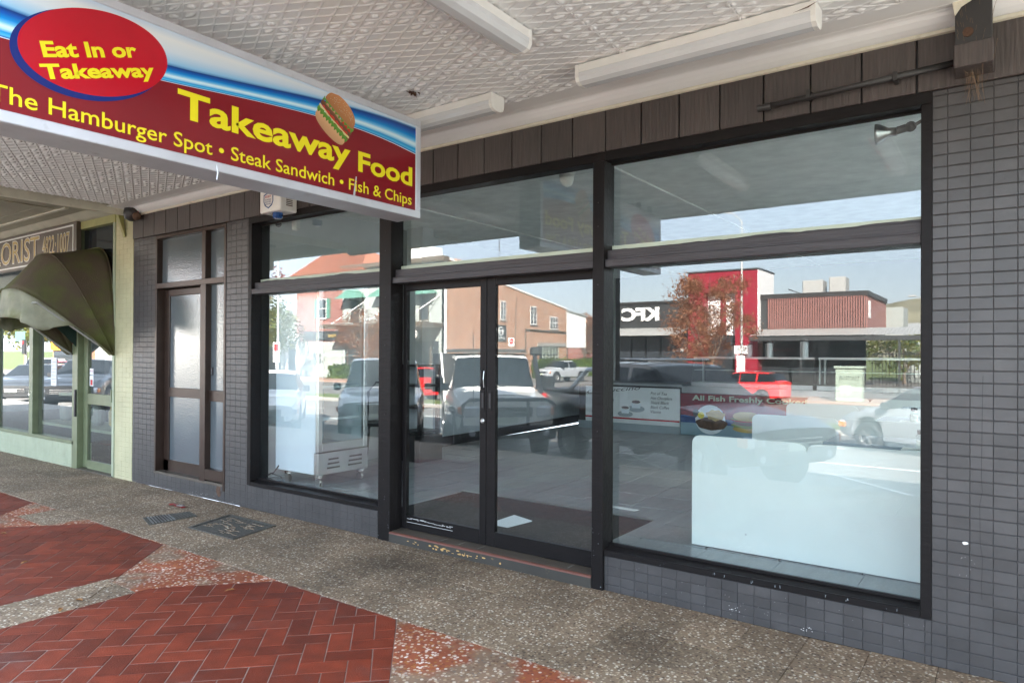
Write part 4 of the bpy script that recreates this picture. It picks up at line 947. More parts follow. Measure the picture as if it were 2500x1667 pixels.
def make_hood():
    t = thing('dutch_canopy', (-9.17, 0, 1.45), 'dirty olive canvas dutch canopy over the florist door', 'canopy')
    cx, zw = -9.165, 1.44; hw = .57
    hoops = [(0, 1.31, .570), (R(25), 1.30, .568), (R(50), 1.17, .563)]
    def hoop(th, h, w, n=28):
        pts = []
        for k in range(n+1):
            a = math.pi*k/n; c, s = math.cos(a), math.sin(a); e = .62
            x = cx-w*math.copysign(abs(c)**e, c); r = h*abs(s)**.72
            pts.append((x, -r*math.sin(th)-.015, zw+r*math.cos(th)))
        return pts
    H = []
    for (a, b) in zip(hoops, hoops[1:]):
        for k in range(8):
            u = k/8; th = a[0]+(b[0]-a[0])*u; h = a[1]+(b[1]-a[1])*u-.035*math.sin(math.pi*u); w = a[2]+(b[2]-a[2])*u-.012*math.sin(math.pi*u); H.append(hoop(th, h, w))
    H.append(hoop(*hoops[-1]))
    m = MB(); n = len(H[0])
    for p in H: m.v += p
    for i in range(len(H)-1):
        for k in range(n-1): m.f.append((i*n+k, i*n+k+1, (i+1)*n+k+1, (i+1)*n+k))
    cv = m.mesh('canvas_cover', 'canvas', True); o = link('canvas_cover', cv, t)
    md = o.modifiers.new('s', 'SOLIDIFY'); md.thickness = .006
    for k, (th, h, w) in enumerate(hoops): obj('piping', MB().tube([(p[0], p[1]-.003, p[2]) for p in hoop(th, h+.004, w+.003)], .008, 6), 'canvas', t, smooth=True)
    # valance hanging from the front hoop
    f = hoop(*hoops[-1], n=40); v = MB(); rows = 6
    for r in range(rows+1):
        for k, p in enumerate(f):
            u = k/40; hz = p[2]-zw; drop = .33*max(0, min(1, (hz-.35)/.25)); q = r/rows
            wob = .022*q*math.sin(u*37+q*2)+.014*q*math.sin(u*71)
            v.v.append((p[0]+(p[0]-cx)*.04*q, p[1]-.03*q-wob, p[2]-drop*q))
    for r in range(rows):
        for k in range(40): a = r*41+k; v.f.append((a, a+1, a+42, a+41))
    o = link('valance', v.mesh('valance', 'valance', True), t); md = o.modifiers.new('s', 'SOLIDIFY'); md.thickness = .004
    rim = [p for p in v.v[rows*41:] if p[2] > zw+.5]
    if len(rim) > 2: obj('valance_hem', MB().tube(rim, .008, 6), 'valance', t)
    # inner dark lining strips and frame
    for s in (-1, 1):
        obj('side_lining', MB().prism([(cx+s*(hw-.16), -.03, zw+.1), (cx+s*(hw-.16), -.03, zw+.8), (cx+s*(hw-.16), -.45, zw+.55)], (s*.004, 0, 0)), 'canvas_in', t)
        obj('frame_arm', MB().tube([(cx+s*(hw-.02), -.03, zw+.01), (cx+s*(hw-.06), -.80, zw+.58)], .011, 6), 'zinc', t)
        obj('frame_stay', MB().tube([(cx+s*(hw-.14), -.02, zw+.75), (cx+s*(hw-.10), -.5, zw+.38)], .008, 6), 'steel', t)
    obj('cross_bar', MB().tube([(cx-hw+.06, -.80, zw+.58), (cx+hw-.06, -.80, zw+.58)], .011, 6), 'zinc', t)
    em = MB(); 
    for (x, z, r) in ((-9.46, 2.26, .05), (-9.43, 2.2, .03), (-9.48, 2.16, .045)): em.tube([(x+r*math.cos(a/9*5), -.905-.003, z+r*math.sin(a/9*5)) for a in range(10)], .005, 4)
    obj('swirl_emblem', em, 'florsign', t)
make_hood()

# ================================================================ interior of the takeaway
FZ = .25
def make_interior():
    # floor tiles: joints slightly turned from the shopfront
    fl = struct('shop_floor', MB().box(-6.2, -4.0, .1, 9, -.1, FZ-.011).box(-2.15, 3.4, .1, 9, -.1, FZ-.011).box(-4.0, -2.15, .90, 9, -.1, FZ-.011), 'floorgrout')
    w, l = .45, .45; ang = R(2.2); o0 = Vector((-1.575, .42)); c, s = math.cos(ang), math.sin(ang)
    me = MB().cbox(.0045, w-.0045, .0045, l-.0045, -.011, 0, c=.001).mesh('floor_tile', 'intfloor')
    cells = []
    for i in range(-11, 7):
        for j in range(-1, 19):
            x = o0.x+(i*w)*c-(j*l)*s; y = o0.y+(i*w)*s+(j*l)*c
            cells.append((math.hypot(x, y+3.9), x, y, i, j))
    cells.sort(); n = 0; rest = MB()
    for (_, x, y, i, j) in cells:
        if x < -6.6 or x > 3.2 or y > 8.4: continue
        x2, y2 = x+w, y+l
        if y < .12 or (x2 > -4.0+.02 and x < -2.15-.02 and y < .88) or x < -6.15:
            # cut tile: clip to an axis aligned remainder
            xa, xb, ya, yb = max(x, -6.15), x2, max(y, .125), y2
            if xb-xa < .03 or yb-ya < .03: continue
            if x2 > -3.98 and x < -2.17 and ya < .90:
                parts = []
                if yb > .93: parts.append((xa, xb, .90, yb))
                if xa < -4.03: parts.append((xa, -4.0, ya, .90 if yb > .93 else yb))
                if xb > -2.12: parts.append((-2.15, xb, ya, .90 if yb > .93 else yb))
            else: parts = [(xa, xb, ya, yb)]
            for p in parts:
                if p[1]-p[0] > .02 and p[3]-p[2] > .02: obj('cut_floor_tile', MB().cbox(p[0]+.001, p[1]-.001, p[2]+.001, p[3]-.001, FZ-.011, FZ, c=.001), 'intfloor', fl); n += 1
            continue
        if n < 290: o = link('floor_tile', me, fl, (x, y, FZ)); o.rotation_euler = (0, 0, ang); n += 1
        else: rest.prism([(x, y, FZ-.011), (x+w*c, y+w*s, FZ-.011), (x+w*c-l*s, y+w*s+l*c, FZ-.011), (x-l*s, y+l*c, FZ-.011)], (0, 0, .0105))
    if rest.v: obj('floor_tile_mass', rest, 'intfloor', fl, kind='stuff')
    st = MB().box(-4.0, -2.15, .10, .90, -.1, .0); struct('entrance_ramp', MB().prism([(-3.995, .14, -.05), (-3.995, .14, .087), (-3.995, .90, FZ-.003), (-3.995, .90, -.05)], (1.84, 0, 0)), 'mat_')
    obj('ramp_edge', MB().box(-4.0, -2.15, .897, .922, FZ-.002, FZ+.004), 'steel', fl)
    obj('ramp_cheek', MB().prism([(-4.004, .14, .06), (-4.004, .14, FZ-.012), (-4.004, .9, FZ-.012)], (.0035, 0, 0)), 'intfloor', fl)
    obj('white_sheet', MB().prism([(-3.34, .42, .140), (-3.17, .38, .130), (-3.02, .58, .180), (-3.22, .62, .190)], (0, 0, .006)), 'paper', label='white square of card lying on the dark entrance ramp', cat='card')
    obj('paper_scrap', MB().prism([(-2.75, 1.12, FZ+.001), (-2.4, 1.10, FZ+.001), (-2.38, 1.16, FZ+.001), (-2.70, 1.17, FZ+.001)], (0, 0, .002)), 'paper', label='thin strip of paper on the floor tiles behind the ramp', cat='paper')
    # shell
    lw = struct('interior_left_wall', MB().prism([(-5.93, .12, FZ), (-6.45, 9, FZ), (-6.6, 9, FZ), (-6.1, .12, FZ)], (0, 0, 2.8)), 'intwall')
    struct('interior_back_wall', B(-6.6, 3.5, 8.6, 8.8, 0, 3.1), 'darkwall'); struct('interior_right_wall', B(3.3, 3.5, .3, 8.8, -.1, 3.1), 'intwall')
    ic = struct('interior_ceiling', MB().box(-6.6, -.2, .22, 8.8, 3.0, 3.1).box(2.8, 3.5, .22, 8.8, 3.0, 3.1).box(-.2, 2.8, .22, 1.6, 3.0, 3.1).box(-.2, 2.8, 7.6, 8.8, 3.0, 3.1), 'intceil')
    obj('added_fill_skylight', B(-.2, 2.8, 1.6, 7.6, 3.02, 3.03), 'opal', ic)  # unseen opal panel, added to bring fill light into the dark interior
    for x in (-5, -2.6, -.2): obj('cover_strip', B(x-.02, x+.02, .22, 8.6, 2.985, 3.0), 'intceil', ic)
    struct('interior_wall_nib', B(-5.98, -5.72, 2.2, 2.40, FZ, 3.0), 'intwall')
    struct('skirting', MB().prism([(-6.055, 2.4, FZ), (-6.40, 8.4, FZ), (-6.37, 8.4, FZ), (-6.03, 2.4, FZ)], (0, 0, .13)), 'skirt')
    struct('grey_dado', MB().prism([(-6.062, 2.4, FZ+.13), (-6.41, 8.4, FZ+.13), (-6.40, 8.4, FZ+.13), (-6.05, 2.4, FZ+.13)], (0, 0, 1.1)), 'intgrey')
    struct('right_front_nib', B(-.3, 3.4, .22, .3, 0, 3.1), 'intwall')
    struct('shop_roof', MB().box(-8.1, -.25, .3, 14, 3.2, 3.4).box(-.25, 3.5, .3, 1.55, 3.2, 3.4).box(-.25, 3.5, 7.65, 14, 3.2, 3.4), 'zinc')  # roof left open above the added skylight so daylight reaches it
make_interior()

def make_fridge():
    t = thing('display_fridge', (-5.45, .48, FZ), 'tall white upright display fridge on castors with a glass door, behind the left window', 'fridge')
    x0, x1, y0, y1, z0, z1 = -5.77, -5.14, .20, .80, .36, 2.2
    obj('cabinet', MB().cbox(x0, x1-.03, y0, y0+.04, z0, z1, c=.006).cbox(x0, x1-.03, y1-.04, y1, z0, z1, c=.006), 'fridgew', t)
    obj('back_panel', B(x0, x0+.03, y0+.04, y1-.04, z0, z1), 'fridgein', t); obj('top_panel', B(x0+.03, x1-.03, y0+.04, y1-.04, z1-.2, z1), 'fridgew', t); obj('inner_floor', B(x0+.03, x1-.03, y0+.04, y1-.04, z0+.2, z0+.24), 'fridgein', t)
    for k in range(4):
        sh = MB(); z = .86+k*.3
        for j in range(14): yy = y0+.06+j*.036; sh.box(x0+.05, x1-.06, yy, yy+.004, z, z+.004)
        sh.box(x1-.07, x1-.06, y0+.05, y1-.05, z-.01, z+.015); obj('wire_shelf', sh, 'fridgew', t)
    d = obj('door_frame', MB().cbox(x1-.03, x1+.01, y0, y0+.05, .57, z1-.03, c=.004).cbox(x1-.03, x1+.01, y1-.05, y1, .57, z1-.03, c=.004).cbox(x1-.03, x1+.01, y0+.05, y1-.05, .57, .65, c=.004).cbox(x1-.03, x1+.01, y0+.05, y1-.05, z1-.12, z1-.03, c=.004), 'steel', t)
    obj('door_pane', B(x1-.005, x1, y0+.05, y1-.05, .65, z1-.12), 'darkglass', t)
    obj('kick_grille', MB().cbox(x1-.05, x1+.015, y0-.003, y1+.003, .36, .565, c=.005), 'steel', t)
    for k in range(3):
        for (a, b) in ((.30, .45), (.55, .72)): obj('louvre', B(x1+.015, x1+.018, a+k*.008, b-k*.008 if a < .5 else b, .41+k*.04, .425+k*.04), 'darkmetal', t)
    for (x, y) in ((-5.17, .24), (-5.62, .24), (-5.17, .74), (-5.62, .74)):
        cst = obj('castor', MB().lathe([(.001, -.014), (.035, -.014), (.038, 0), (.035, .014), (.001, .014)], (x, y, FZ+.038), 'y', 14), 'steel', t)
        obj('castor_fork', MB().cbox(x-.025, x+.025, y-.025, y+.025, FZ+.075, FZ+.11, c=.003), 'chrome', t)
    c = MB().tube([(x0+.06, y0+.0, .4), (x0+.02, y0-.03, .33), (x0-.08, y0-.02, .30), (x0-.16, y0, FZ+.01), (x0-.02, y0-.04, .27), (x0+.10, y0-.06, .26), (x0+.2, y0-.05, .275), (x0+.12, y0-.02, .30), (x0-.02, y0-.03, .32), (x0-.10, y0-.05, .27)], .006, 6)
    obj('power_cord', c, 'black', label='black power cord looped on the floor beside the fridge', cat='cord')
make_fridge()

def chair(x, y, rz, label):
    t = thing('bentwood_chair', (x, y, FZ), label, 'chair', None, rz)
    obj('seat', MB().lathe([(.001, .44), (.19, .44), (.205, .455), (.19, .475), (.001, .47)], (0, 0, 0), 'z', 18), 'black', t, world=False)
    for sx in (-1, 1):
        for sy in (-1, 1): obj('leg', MB().tube([(sx*.13, sy*.13, .45), (sx*.2, sy*.2, 0)], [.016, .012], 6), 'black', t, world=False)
    obj('backrest', MB().tube([(-.17, .15, .45), (-.18, .21, .8), (-.1, .24, .9), (.1, .24, .9), (.18, .21, .8), (.17, .15, .45)], .013, 6), 'black', t, world=False)
chair(-5.68, 1.42, .4, 'black bentwood chair just behind the white fridge')
def make_rack():
    t = thing('black_rack', (-5.55, 1.95, FZ), 'narrow black open rack with grey panels beside the white wall end', 'rack')
    for (x, y) in ((-5.68, 1.85), (-5.42, 1.85), (-5.68, 2.15), (-5.42, 2.15)): obj('post', B(x-.02, x+.02, y-.02, y+.02, FZ, FZ+1.1), 'black', t)
    for z in (.05, .32, .6, .85, 1.08): obj('shelf', B(-5.70, -5.40, 1.83, 2.17, FZ+z, FZ+z+.025), 'black', t)
    obj('back_panel', B(-5.70, -5.69, 1.85, 2.15, FZ+.07, FZ+1.08), 'intgrey', t); obj('base', B(-5.72, -5.38, 1.81, 2.19, FZ, FZ+.3), 'black', t)
make_rack()

def make_booths():
    first = None; rows = [(-1.68, .46, 'white laminate bench backs nearest the right window'), (-1.84, 2.3, 'second row of white laminate bench backs from the window'), (-1.95, 3.9, 'third row of white laminate bench backs from the window'), (-2.05, 5.3, 'farthest row of white laminate bench backs, just before the counter')]
    for (x, y, lab) in rows:
        if first is None:
            t = first = thing('bench_booth', (x, y, FZ), lab, 'bench', 'white bench booths in the right half of the shop')
            pts = []; z1 = .715
            for (a, b, r2, r) in ((0, .705, .05, .06), (.705, 2.3, .06, .05)):
                for k in range(9): q = math.pi-k*math.pi/16; pts.append((a+r2+r2*math.cos(q), 0, z1-r2+r2*math.sin(q)))
                for k in range(9): q = math.pi/2-k*math.pi/16; pts.append((b-r+r*math.cos(q), 0, z1-r+r*math.sin(q)))
            pts += [(2.3, 0, .005), (0, 0, .005)]
            pts = [p for i, p in enumerate(pts) if i == 0 or (Vector(p)-Vector(pts[i-1])).length > 1e-5]
            obj('back_panel', MB().prism(pts, (0, .02, 0)), 'laminate', t, world=False)
            for x in (.35, 1.4, 2.0): obj('screw_cap', MB().lathe([(.006, -.002), (.001, -.003)], (x, 0, .12), 'y', 8), 'steel', t, world=False)
            obj('seat', MB().cbox(.05, 2.25, .03, .45, .40, .46, c=.015), 'darkmetal', t, world=False); obj('seat_base', B(.15, 2.2, .1, .38, 0, .40), 'laminate', t, world=False)
        else: copy_tree(first, (x, y, FZ), label=lab)
    tb0 = None
    for (y, lab) in ((1.30, 'table between the first and second rows of benches'), (3.1, 'table between the second and third rows of benches'), (4.6, 'table between the third and last rows of benches')):
        if tb0 is None:
            tb0 = thing('dining_table', (-1.0, y, FZ), lab, 'table', 'tables between the bench booths')
            obj('tabletop', MB().cbox(0, 1.7, -.28, .28, .64, .67, c=.004), 'intgrey', tb0, world=False); obj('pedestal', MB().tube([(.8, 0, 0), (.8, 0, .68)], .035, 10), 'black', tb0, world=False)
        else: copy_tree(tb0, (-.95, y, FZ), label=lab)
    for (x, y, z, lab) in ((-.395, .62, .96, 'small glass condiment jar with a screw lid just left of the right jamb'), (-.62, 2.55, .955, 'small dark topped jar on the second bench row by the right jamb')):
        j = thing('condiment_jar', (x, y, z), lab, 'jar', None)
        obj('jar_body', MB().lathe([(.001, 0), (.03, 0), (.032, .01), (.032, .075), (.02, .09)], (0, 0, 0), 'z', 14), 'darkglass', j, world=False); obj('salt', MB().lathe([(.001, .003), (.028, .003), (.028, .05), (.001, .05)], (0, 0, 0), 'z', 12), 'white', j, world=False)
        obj('lid', MB().lathe([(.001, .088), (.024, .088), (.025, .11), (.001, .112)], (0, 0, 0), 'z', 14), 'darkmetal', j, world=False)
        obj('jar_shelf', B(x-.1, x+.2, y-.06, y+.06, z-.02, z), 'laminate', label='white ledge under the jar, '+('nearest row' if y < 1 else 'second row'), cat='ledge')
make_booths()

def food_disc(t, cx, cz, rx, rz, y, mat, n=28, wob=0., name='food_print'):
    m = MB(); m.poly([(cx+rx*math.cos(a)*(1+wob*math.sin(a*5)), y, cz+rz*math.sin(a)*(1+wob*math.sin(a*7))) for a in [k*2*math.pi/n for k in range(n)]]); return obj(name, m, mat, t, fix=False)
def make_counter():
    t = thing('service_counter', (-3, 6.3, FZ), 'long service counter across the back with glass display cases on top', 'counter')
    obj('counter_body', B(-5.9, 1.6, 6.26, 6.9, FZ, .98), 'darkmetal', t); obj('kickboard', B(-5.9, -4.1, 6.235, 6.26, FZ, .37), 'intgrey', t)
    obj('top_band', MB().cbox(-4.07, 1.6, 6.22, 6.95, .895, 1.0, c=.004), 'steel', t); obj('worktop', B(-5.9, -4.07, 6.22, 6.95, .98, 1.02), 'steel', t)
    for (a, b) in ((-3.95, -2.2), (-2.15, -.4), (-.35, 1.4)):
        c = thing('display_case', ((a+b)/2, 6.55, 1.0), 'glass food display case on the counter, '+{-3.95: 'leftmost', -2.15: 'middle', -.35: 'rightmost'}[a]+' of three', 'display case', 'glass display cases on the counter')
        obj('base', B(a, b, 6.3, 6.85, 1.0, 1.06), 'steel', c); obj('front_glass', MB().prism([(a, 6.30, 1.06), (a, 6.306, 1.06), (a, 6.42, 1.42), (a, 6.414, 1.42)], (b-a, 0, 0)), 'darkglass', c)
        obj('middle_shelf', B(a, b, 6.42, 6.8, 1.24, 1.25), 'steel', c); obj('lid', B(a, b, 6.4, 6.85, 1.42, 1.45), 'steel', c); obj('back', B(a, b, 6.84, 6.86, 1.06, 1.42), 'darkmetal', c)
        for x in (a, b-.02): obj('end_post', B(x, x+.02, 6.78, 6.84, 1.06, 1.42), 'steel', c)
    # drinks sign
    s = thing('coffee_sign', (-4.7, 6.23, .38), 'white coffee menu sign with cups and handwritten drinks list on the counter front', 'sign')
    y = 6.218; obj('sign_panel', B(-5.75, -4.1, y, y+.015, .37, .95), 'paper', s); obj('red_stripe', B(-5.75, -4.1, y-.001, y, .435, .46), 'logored', s)
    for (cx, cz, k) in ((-4.83, .70, 1), (-5.02, .60, .9)):
        food_disc(s, cx, cz-.09*k, .15*k, .055*k, y-.0012, 'intgrey', name='saucer_print'); m = MB(); m.poly([(cx-.09*k, y-.0018, cz+.02), (cx-.07*k, y-.0018, cz-.08*k), (cx+.07*k, y-.0018, cz-.08*k), (cx+.09*k, y-.0018, cz+.02)]); obj('cup_print', m, 'fridgew', s, fix=False)
        food_disc(s, cx, cz+.02, .092*k, .035*k, y-.0024, 'white', name='cup_print'); food_disc(s, cx, cz+.02, .075*k, .025*k, y-.003, 'coffee', name='coffee_print')
    text('lettering', 'Cappuccino', (-5.72, y-.001, .80), (.99, 0, .1), (0, 0, 1), .57+.4, .085, 'black', s, shear=.3); text('lettering', 'Coffee', (-5.55, y-.001, .66), (.99, 0, .1), (0, 0, 1), .33, .085, 'black', s, shear=.3)
    for k, w in enumerate(('Pot of Tea', 'Hot Chocolate', 'Short Black', 'Black Coffee', 'Vienna')): text('lettering', w, (-4.58, y-.001, .845-k*.072), (1, 0, 0), (0, 0, 1), (.27, .36, .31, .31, .17)[k], .045, 'black', s, shear=.25)
    # fish sign
    s = thing('fish_sign', (-2.9, 6.23, .26), 'purple and blue fish and burger sign with pale green lettering on the counter front', 'sign')
    obj('sign_panel', B(-4.085, -1.5, y, y+.015, .26, .89), MAT['signred'], s); obj('blue_field', MB().prism([(-4.085, y-.001, .26), (-1.5, y-.001, .26), (-1.5, y-.001, .45), (-2.8, y-.001, .50), (-4.085, y-.001, .56)], (0, .0005, 0)), 'bluecap', s)
    m = MB(); m.prism([(-4.085, y-.002, .26), (-1.5, y-.002, .26), (-1.5, y-.002, .40), (-2.8, y-.002, .43), (-4.085, y-.002, .45)], (0, .0005, 0)); obj('pale_blue_field', m, 'fridgein', s)
    text('lettering', 'All Fish Freshly Cooked to order', (-3.90, y-.003, .765), (1, 0, 0), (0, 0, 1), 2.3, .105, 'edge', s, bold=.03)
    food_disc(s, -3.62, .51, .23, .22, y-.003, 'fridgew', name='plate_print'); food_disc(s, -3.60, .45, .24, .095, y-.004, 'rust', wob=.05, name='fish_print'); food_disc(s, -3.54, .58, .14, .08, y-.005, 'gold', wob=.12, name='chips_print'); food_disc(s, -3.76, .57, .05, .05, y-.006, 'yellow', name='lemon_print'); food_disc(s, -3.84, .6, .05, .06, y-.005, 'canvas_in', wob=.2, name='salad_print')
    cx = -3.08
    for (dz, rx, rz, mt, wb) in ((-.10, .2, .05, 'gold', 0), (-.05, .22, .04, 'hedge', .1), (-.015, .2, .035, 'coffee', .03), (.02, .21, .02, 'logored', .05), (.04, .22, .025, 'hedge', .12), (.085, .2, .07, 'gold', 0)): food_disc(s, cx, .50+dz, rx, rz, y-.006-.001*dz*10, mt, wob=wb, name='burger_print')
    for k, x in enumerate((-3.4, -3.2, -2.9, -2.4)):
        q = thing('steel_canister', (x, 6.7, 1.45), 'steel canister on the display case, '+('first', 'second', 'third', 'fourth')[k]+' from the left', 'canister', 'canisters on the display case')
        obj('canister_body', MB().lathe([(.001, 0), (.06, 0), (.06, .16+.02*k), (.001, .17+.02*k)], (0, 0, 0), 'z', 14), 'steel', q, world=False); obj('canister_lid', MB().lathe([(.001, .17+.02*k), (.065, .17+.02*k), (.06, .2+.02*k), (.001, .21+.02*k)], (0, 0, 0), 'z', 14), 'black', q, world=False)
make_counter()

def make_inside_cameras():
    t = thing('bullet_camera', (-6.1, .3, 2.78), 'white bullet camera in the top left corner of the left window', 'security camera')
    obj('mount', MB().lathe([(.03, 0), (.035, .02), (.012, .03), (.012, .08)], (-5.9, .32, 2.80), 'z', 12), 'whiteplastic', t)
    obj('camera_body', MB().tube([(-5.98, .33, 2.83), (-5.80, .24, 2.74)], .035, 14), 'whiteplastic', t, smooth=True); obj('lens_hood', MB().tube([(-5.802, .241, 2.741), (-5.795, .237, 2.737)], .03, 14), 'black', t)
    t = thing('motion_sensor', (-5.5, .3, 2.75), 'small white bracketed motion sensor next to the bullet camera', 'sensor')
    obj('bracket', MB().cbox(-5.64, -5.62, .28, .30, 2.70, 2.86, c=.003), 'whiteplastic', t); obj('sensor_head', MB().cbox(-5.60, -5.53, .24, .30, 2.66, 2.78, c=.01), 'whiteplastic', t)
    t = thing('white_dome_camera', (-2.61, .4, 2.85), 'white dome camera above the right door leaf', 'security camera')
    obj('collar', MB().lathe([(.075, 2.88), (.078, 2.84), (.06, 2.80), (.055, 2.79)], (-2.61, .4, 0), 'z', 20), 'whiteplastic', t, smooth=True); obj('dome', MB().lathe([(.055, 2.79), (.052, 2.75), (.035, 2.715), (.001, 2.70)], (-2.61, .4, 0), 'z', 20), 'whiteplastic', t, smooth=True)
    obj('stem', MB().tube([(-2.61, .4, 2.86), (-2.61, .4, 3.0)], .03, 10), 'whiteplastic', t)
    t = thing('spotlight', (-.45, .17, 2.65), 'small old spotlight with a flared reflector behind the top right corner of the right window', 'spotlight')
    obj('reflector', MB().lathe([(.055, 0), (.05, .02), (.025, .06), (.022, .1)], (-.57, .17, 2.655), 'x', 18), 'steel', t, smooth=True); obj('lamp_holder', MB().tube([(-.49, .17, 2.655), (-.43, .17, 2.665)], .02, 10), 'darkmetal', t); obj('knuckle', MB().lathe([(.001, -.03), (.028, 0), (.001, .03)], (-.41, .17, 2.668), 'y', 12), 'darkmetal', t)
    obj('arm', MB().tube([(-.40, .17, 2.668), (-.33, .16, 2.70)], .009, 8), 'darkmetal', t)
make_inside_cameras()

# ================================================================ the street behind the photographer (all seen mirrored in the glass)
def rz(y): return -.42-.025*min(28, max(0, (-y-4.2)))
def make_street():
    rd = MB(); X0, X1 = -260, 160
    rd.quad((X0, -4.05, -.42), (X1, -4.05, -.42), (X1, -32.2, -1.12), (X0, -32.2, -1.12)); struct('road', rd, 'asphalt')
    g = MB(); g.quad((-1500, -32.2, -1.124), (1500, -32.2, -1.124), (1500, -2500, -1.124), (-1500, -2500, -1.124)); struct('ground', g, 'lawn')
    struct('kerb', MB().cbox(-260, 160, -4.1, -3.95, -.5, -.004, c=.02), 'concrete')
    struct('pavement_left', B(-260, -24, -3.95, 0, -.5, -.004), 'concrete'); struct('pavement_right', B(14, 160, -3.95, 0, -.5, -.004), 'concrete')
    cp = MB(); cp.quad((-110, -32.25, -1.119), (60, -32.25, -1.119), (60, -75, -1.119), (-110, -75, -1.119)); struct('car_park', cp, 'asphalt')
    ln = MB()
    for k in range(-12, 12):   # angled parking lines
        x = -6+k*3.75; ln.quad((x, -4.3, -.418), (x+.12, -4.3, -.418), (x-3.9, -8.6, rz(-8.6)+.005), (x-4.02, -8.6, rz(-8.6)+.005))
    for k in range(-20, 12): x = k*6; ln.quad((x, -12.9, rz(-12.9)+.005), (x+3, -12.9, rz(-12.9)+.005), (x+3, -13.02, rz(-13.02)+.005), (x, -13.02, rz(-13.02)+.005))
    ln.quad((-60, -10.0, rz(-10)+.005), (40, -10, rz(-10)+.005), (40, -10.1, rz(-10.1)+.005), (-60, -10.1, rz(-10.1)+.005))
    struct('road_markings', ln, 'paintline', fix=False)
    md = struct('median', MB().cbox(-70, 12, -18.6, -16.6, -1, rz(-17)+.14, c=.03), 'concrete'); obj('median_grass', MB().box(-69.5, 11.5, -18.3, -16.9, rz(-17)+.1, rz(-17)+.17), 'lawn', md)
    fp = struct('far_pavement', MB().cbox(-110, 60, -39.5, -35.2, -1.4, -1.0, c=.02), 'pinkpath'); 
    # hill on the horizon
    hl = MB(); N = 40; rs = random.Random(4)
    prof = []
    for i in range(N+1):
        x = -420+i*22; h = 30+36*math.exp(-((x+70)/150)**2)+rs.uniform(-1.5, 1.5); prof.append((x, h))
    for i, (x, h) in enumerate(prof): hl.v += [(x, -700, -3), (x*1.0, -830, h*.62+rs.uniform(-1, 1)), (x, -920, h), (x, -1100, h*.7), (x, -1300, -3)]
    for i in range(N):
        for k in range(4): a = i*5+k; hl.f.append((a, a+1, a+6, a+5))
    struct('hill', hl, 'hill')
make_street()

# ---------------------------------------------------------------- vehicles
def lerp_prof(pts, x):
    if x >= pts[0][0]: return pts[0][1]
    for a, b in zip(pts, pts[1:]):
        if x >= b[0]: k = (x-a[0])/(b[0]-a[0]); return a[1]+(b[1]-a[1])*k
    return pts[-1][1]
def wheel_mesh(r, w):
    ty = MB().lathe([(r*.62, -w/2), (r*.94, -w/2), (r, -w*.36), (r, w*.36), (r*.94, w/2), (r*.62, w/2), (r*.6, w*.2), (r*.6, -w*.2)], (0, 0, 0), 'y', 26).mesh('tyre', 'tyre', True)
    rm = MB(); rm.lathe([(.02, w*.30), (r*.14, w*.34), (r*.16, w*.26)], (0, 0, 0), 'y', 14)
    for k in range(5):
        a = k*2*math.pi/5; c, s = math.cos(a), math.sin(a); d1, d2 = r*.05, r*.10
        for (ra, rb) in ((r*.1, r*.64),):
            pts = [(ra*c-d1*s, w*.33, ra*s+d1*c), (rb*c-d2*s, w*.28, rb*s+d2*c), (rb*c+d2*s, w*.28, rb*s-d2*c), (ra*c+d1*s, w*.33, ra*s-d1*c)]; rm.prism(pts, (0, -.03, 0))
    rm.lathe([(r*.60, w*.1), (r*.64, w*.42), (r*.58, w*.40), (r*.56, w*.1)], (0, 0, 0), 'y', 26)
    return ty, rm.mesh('rim', 'rim')
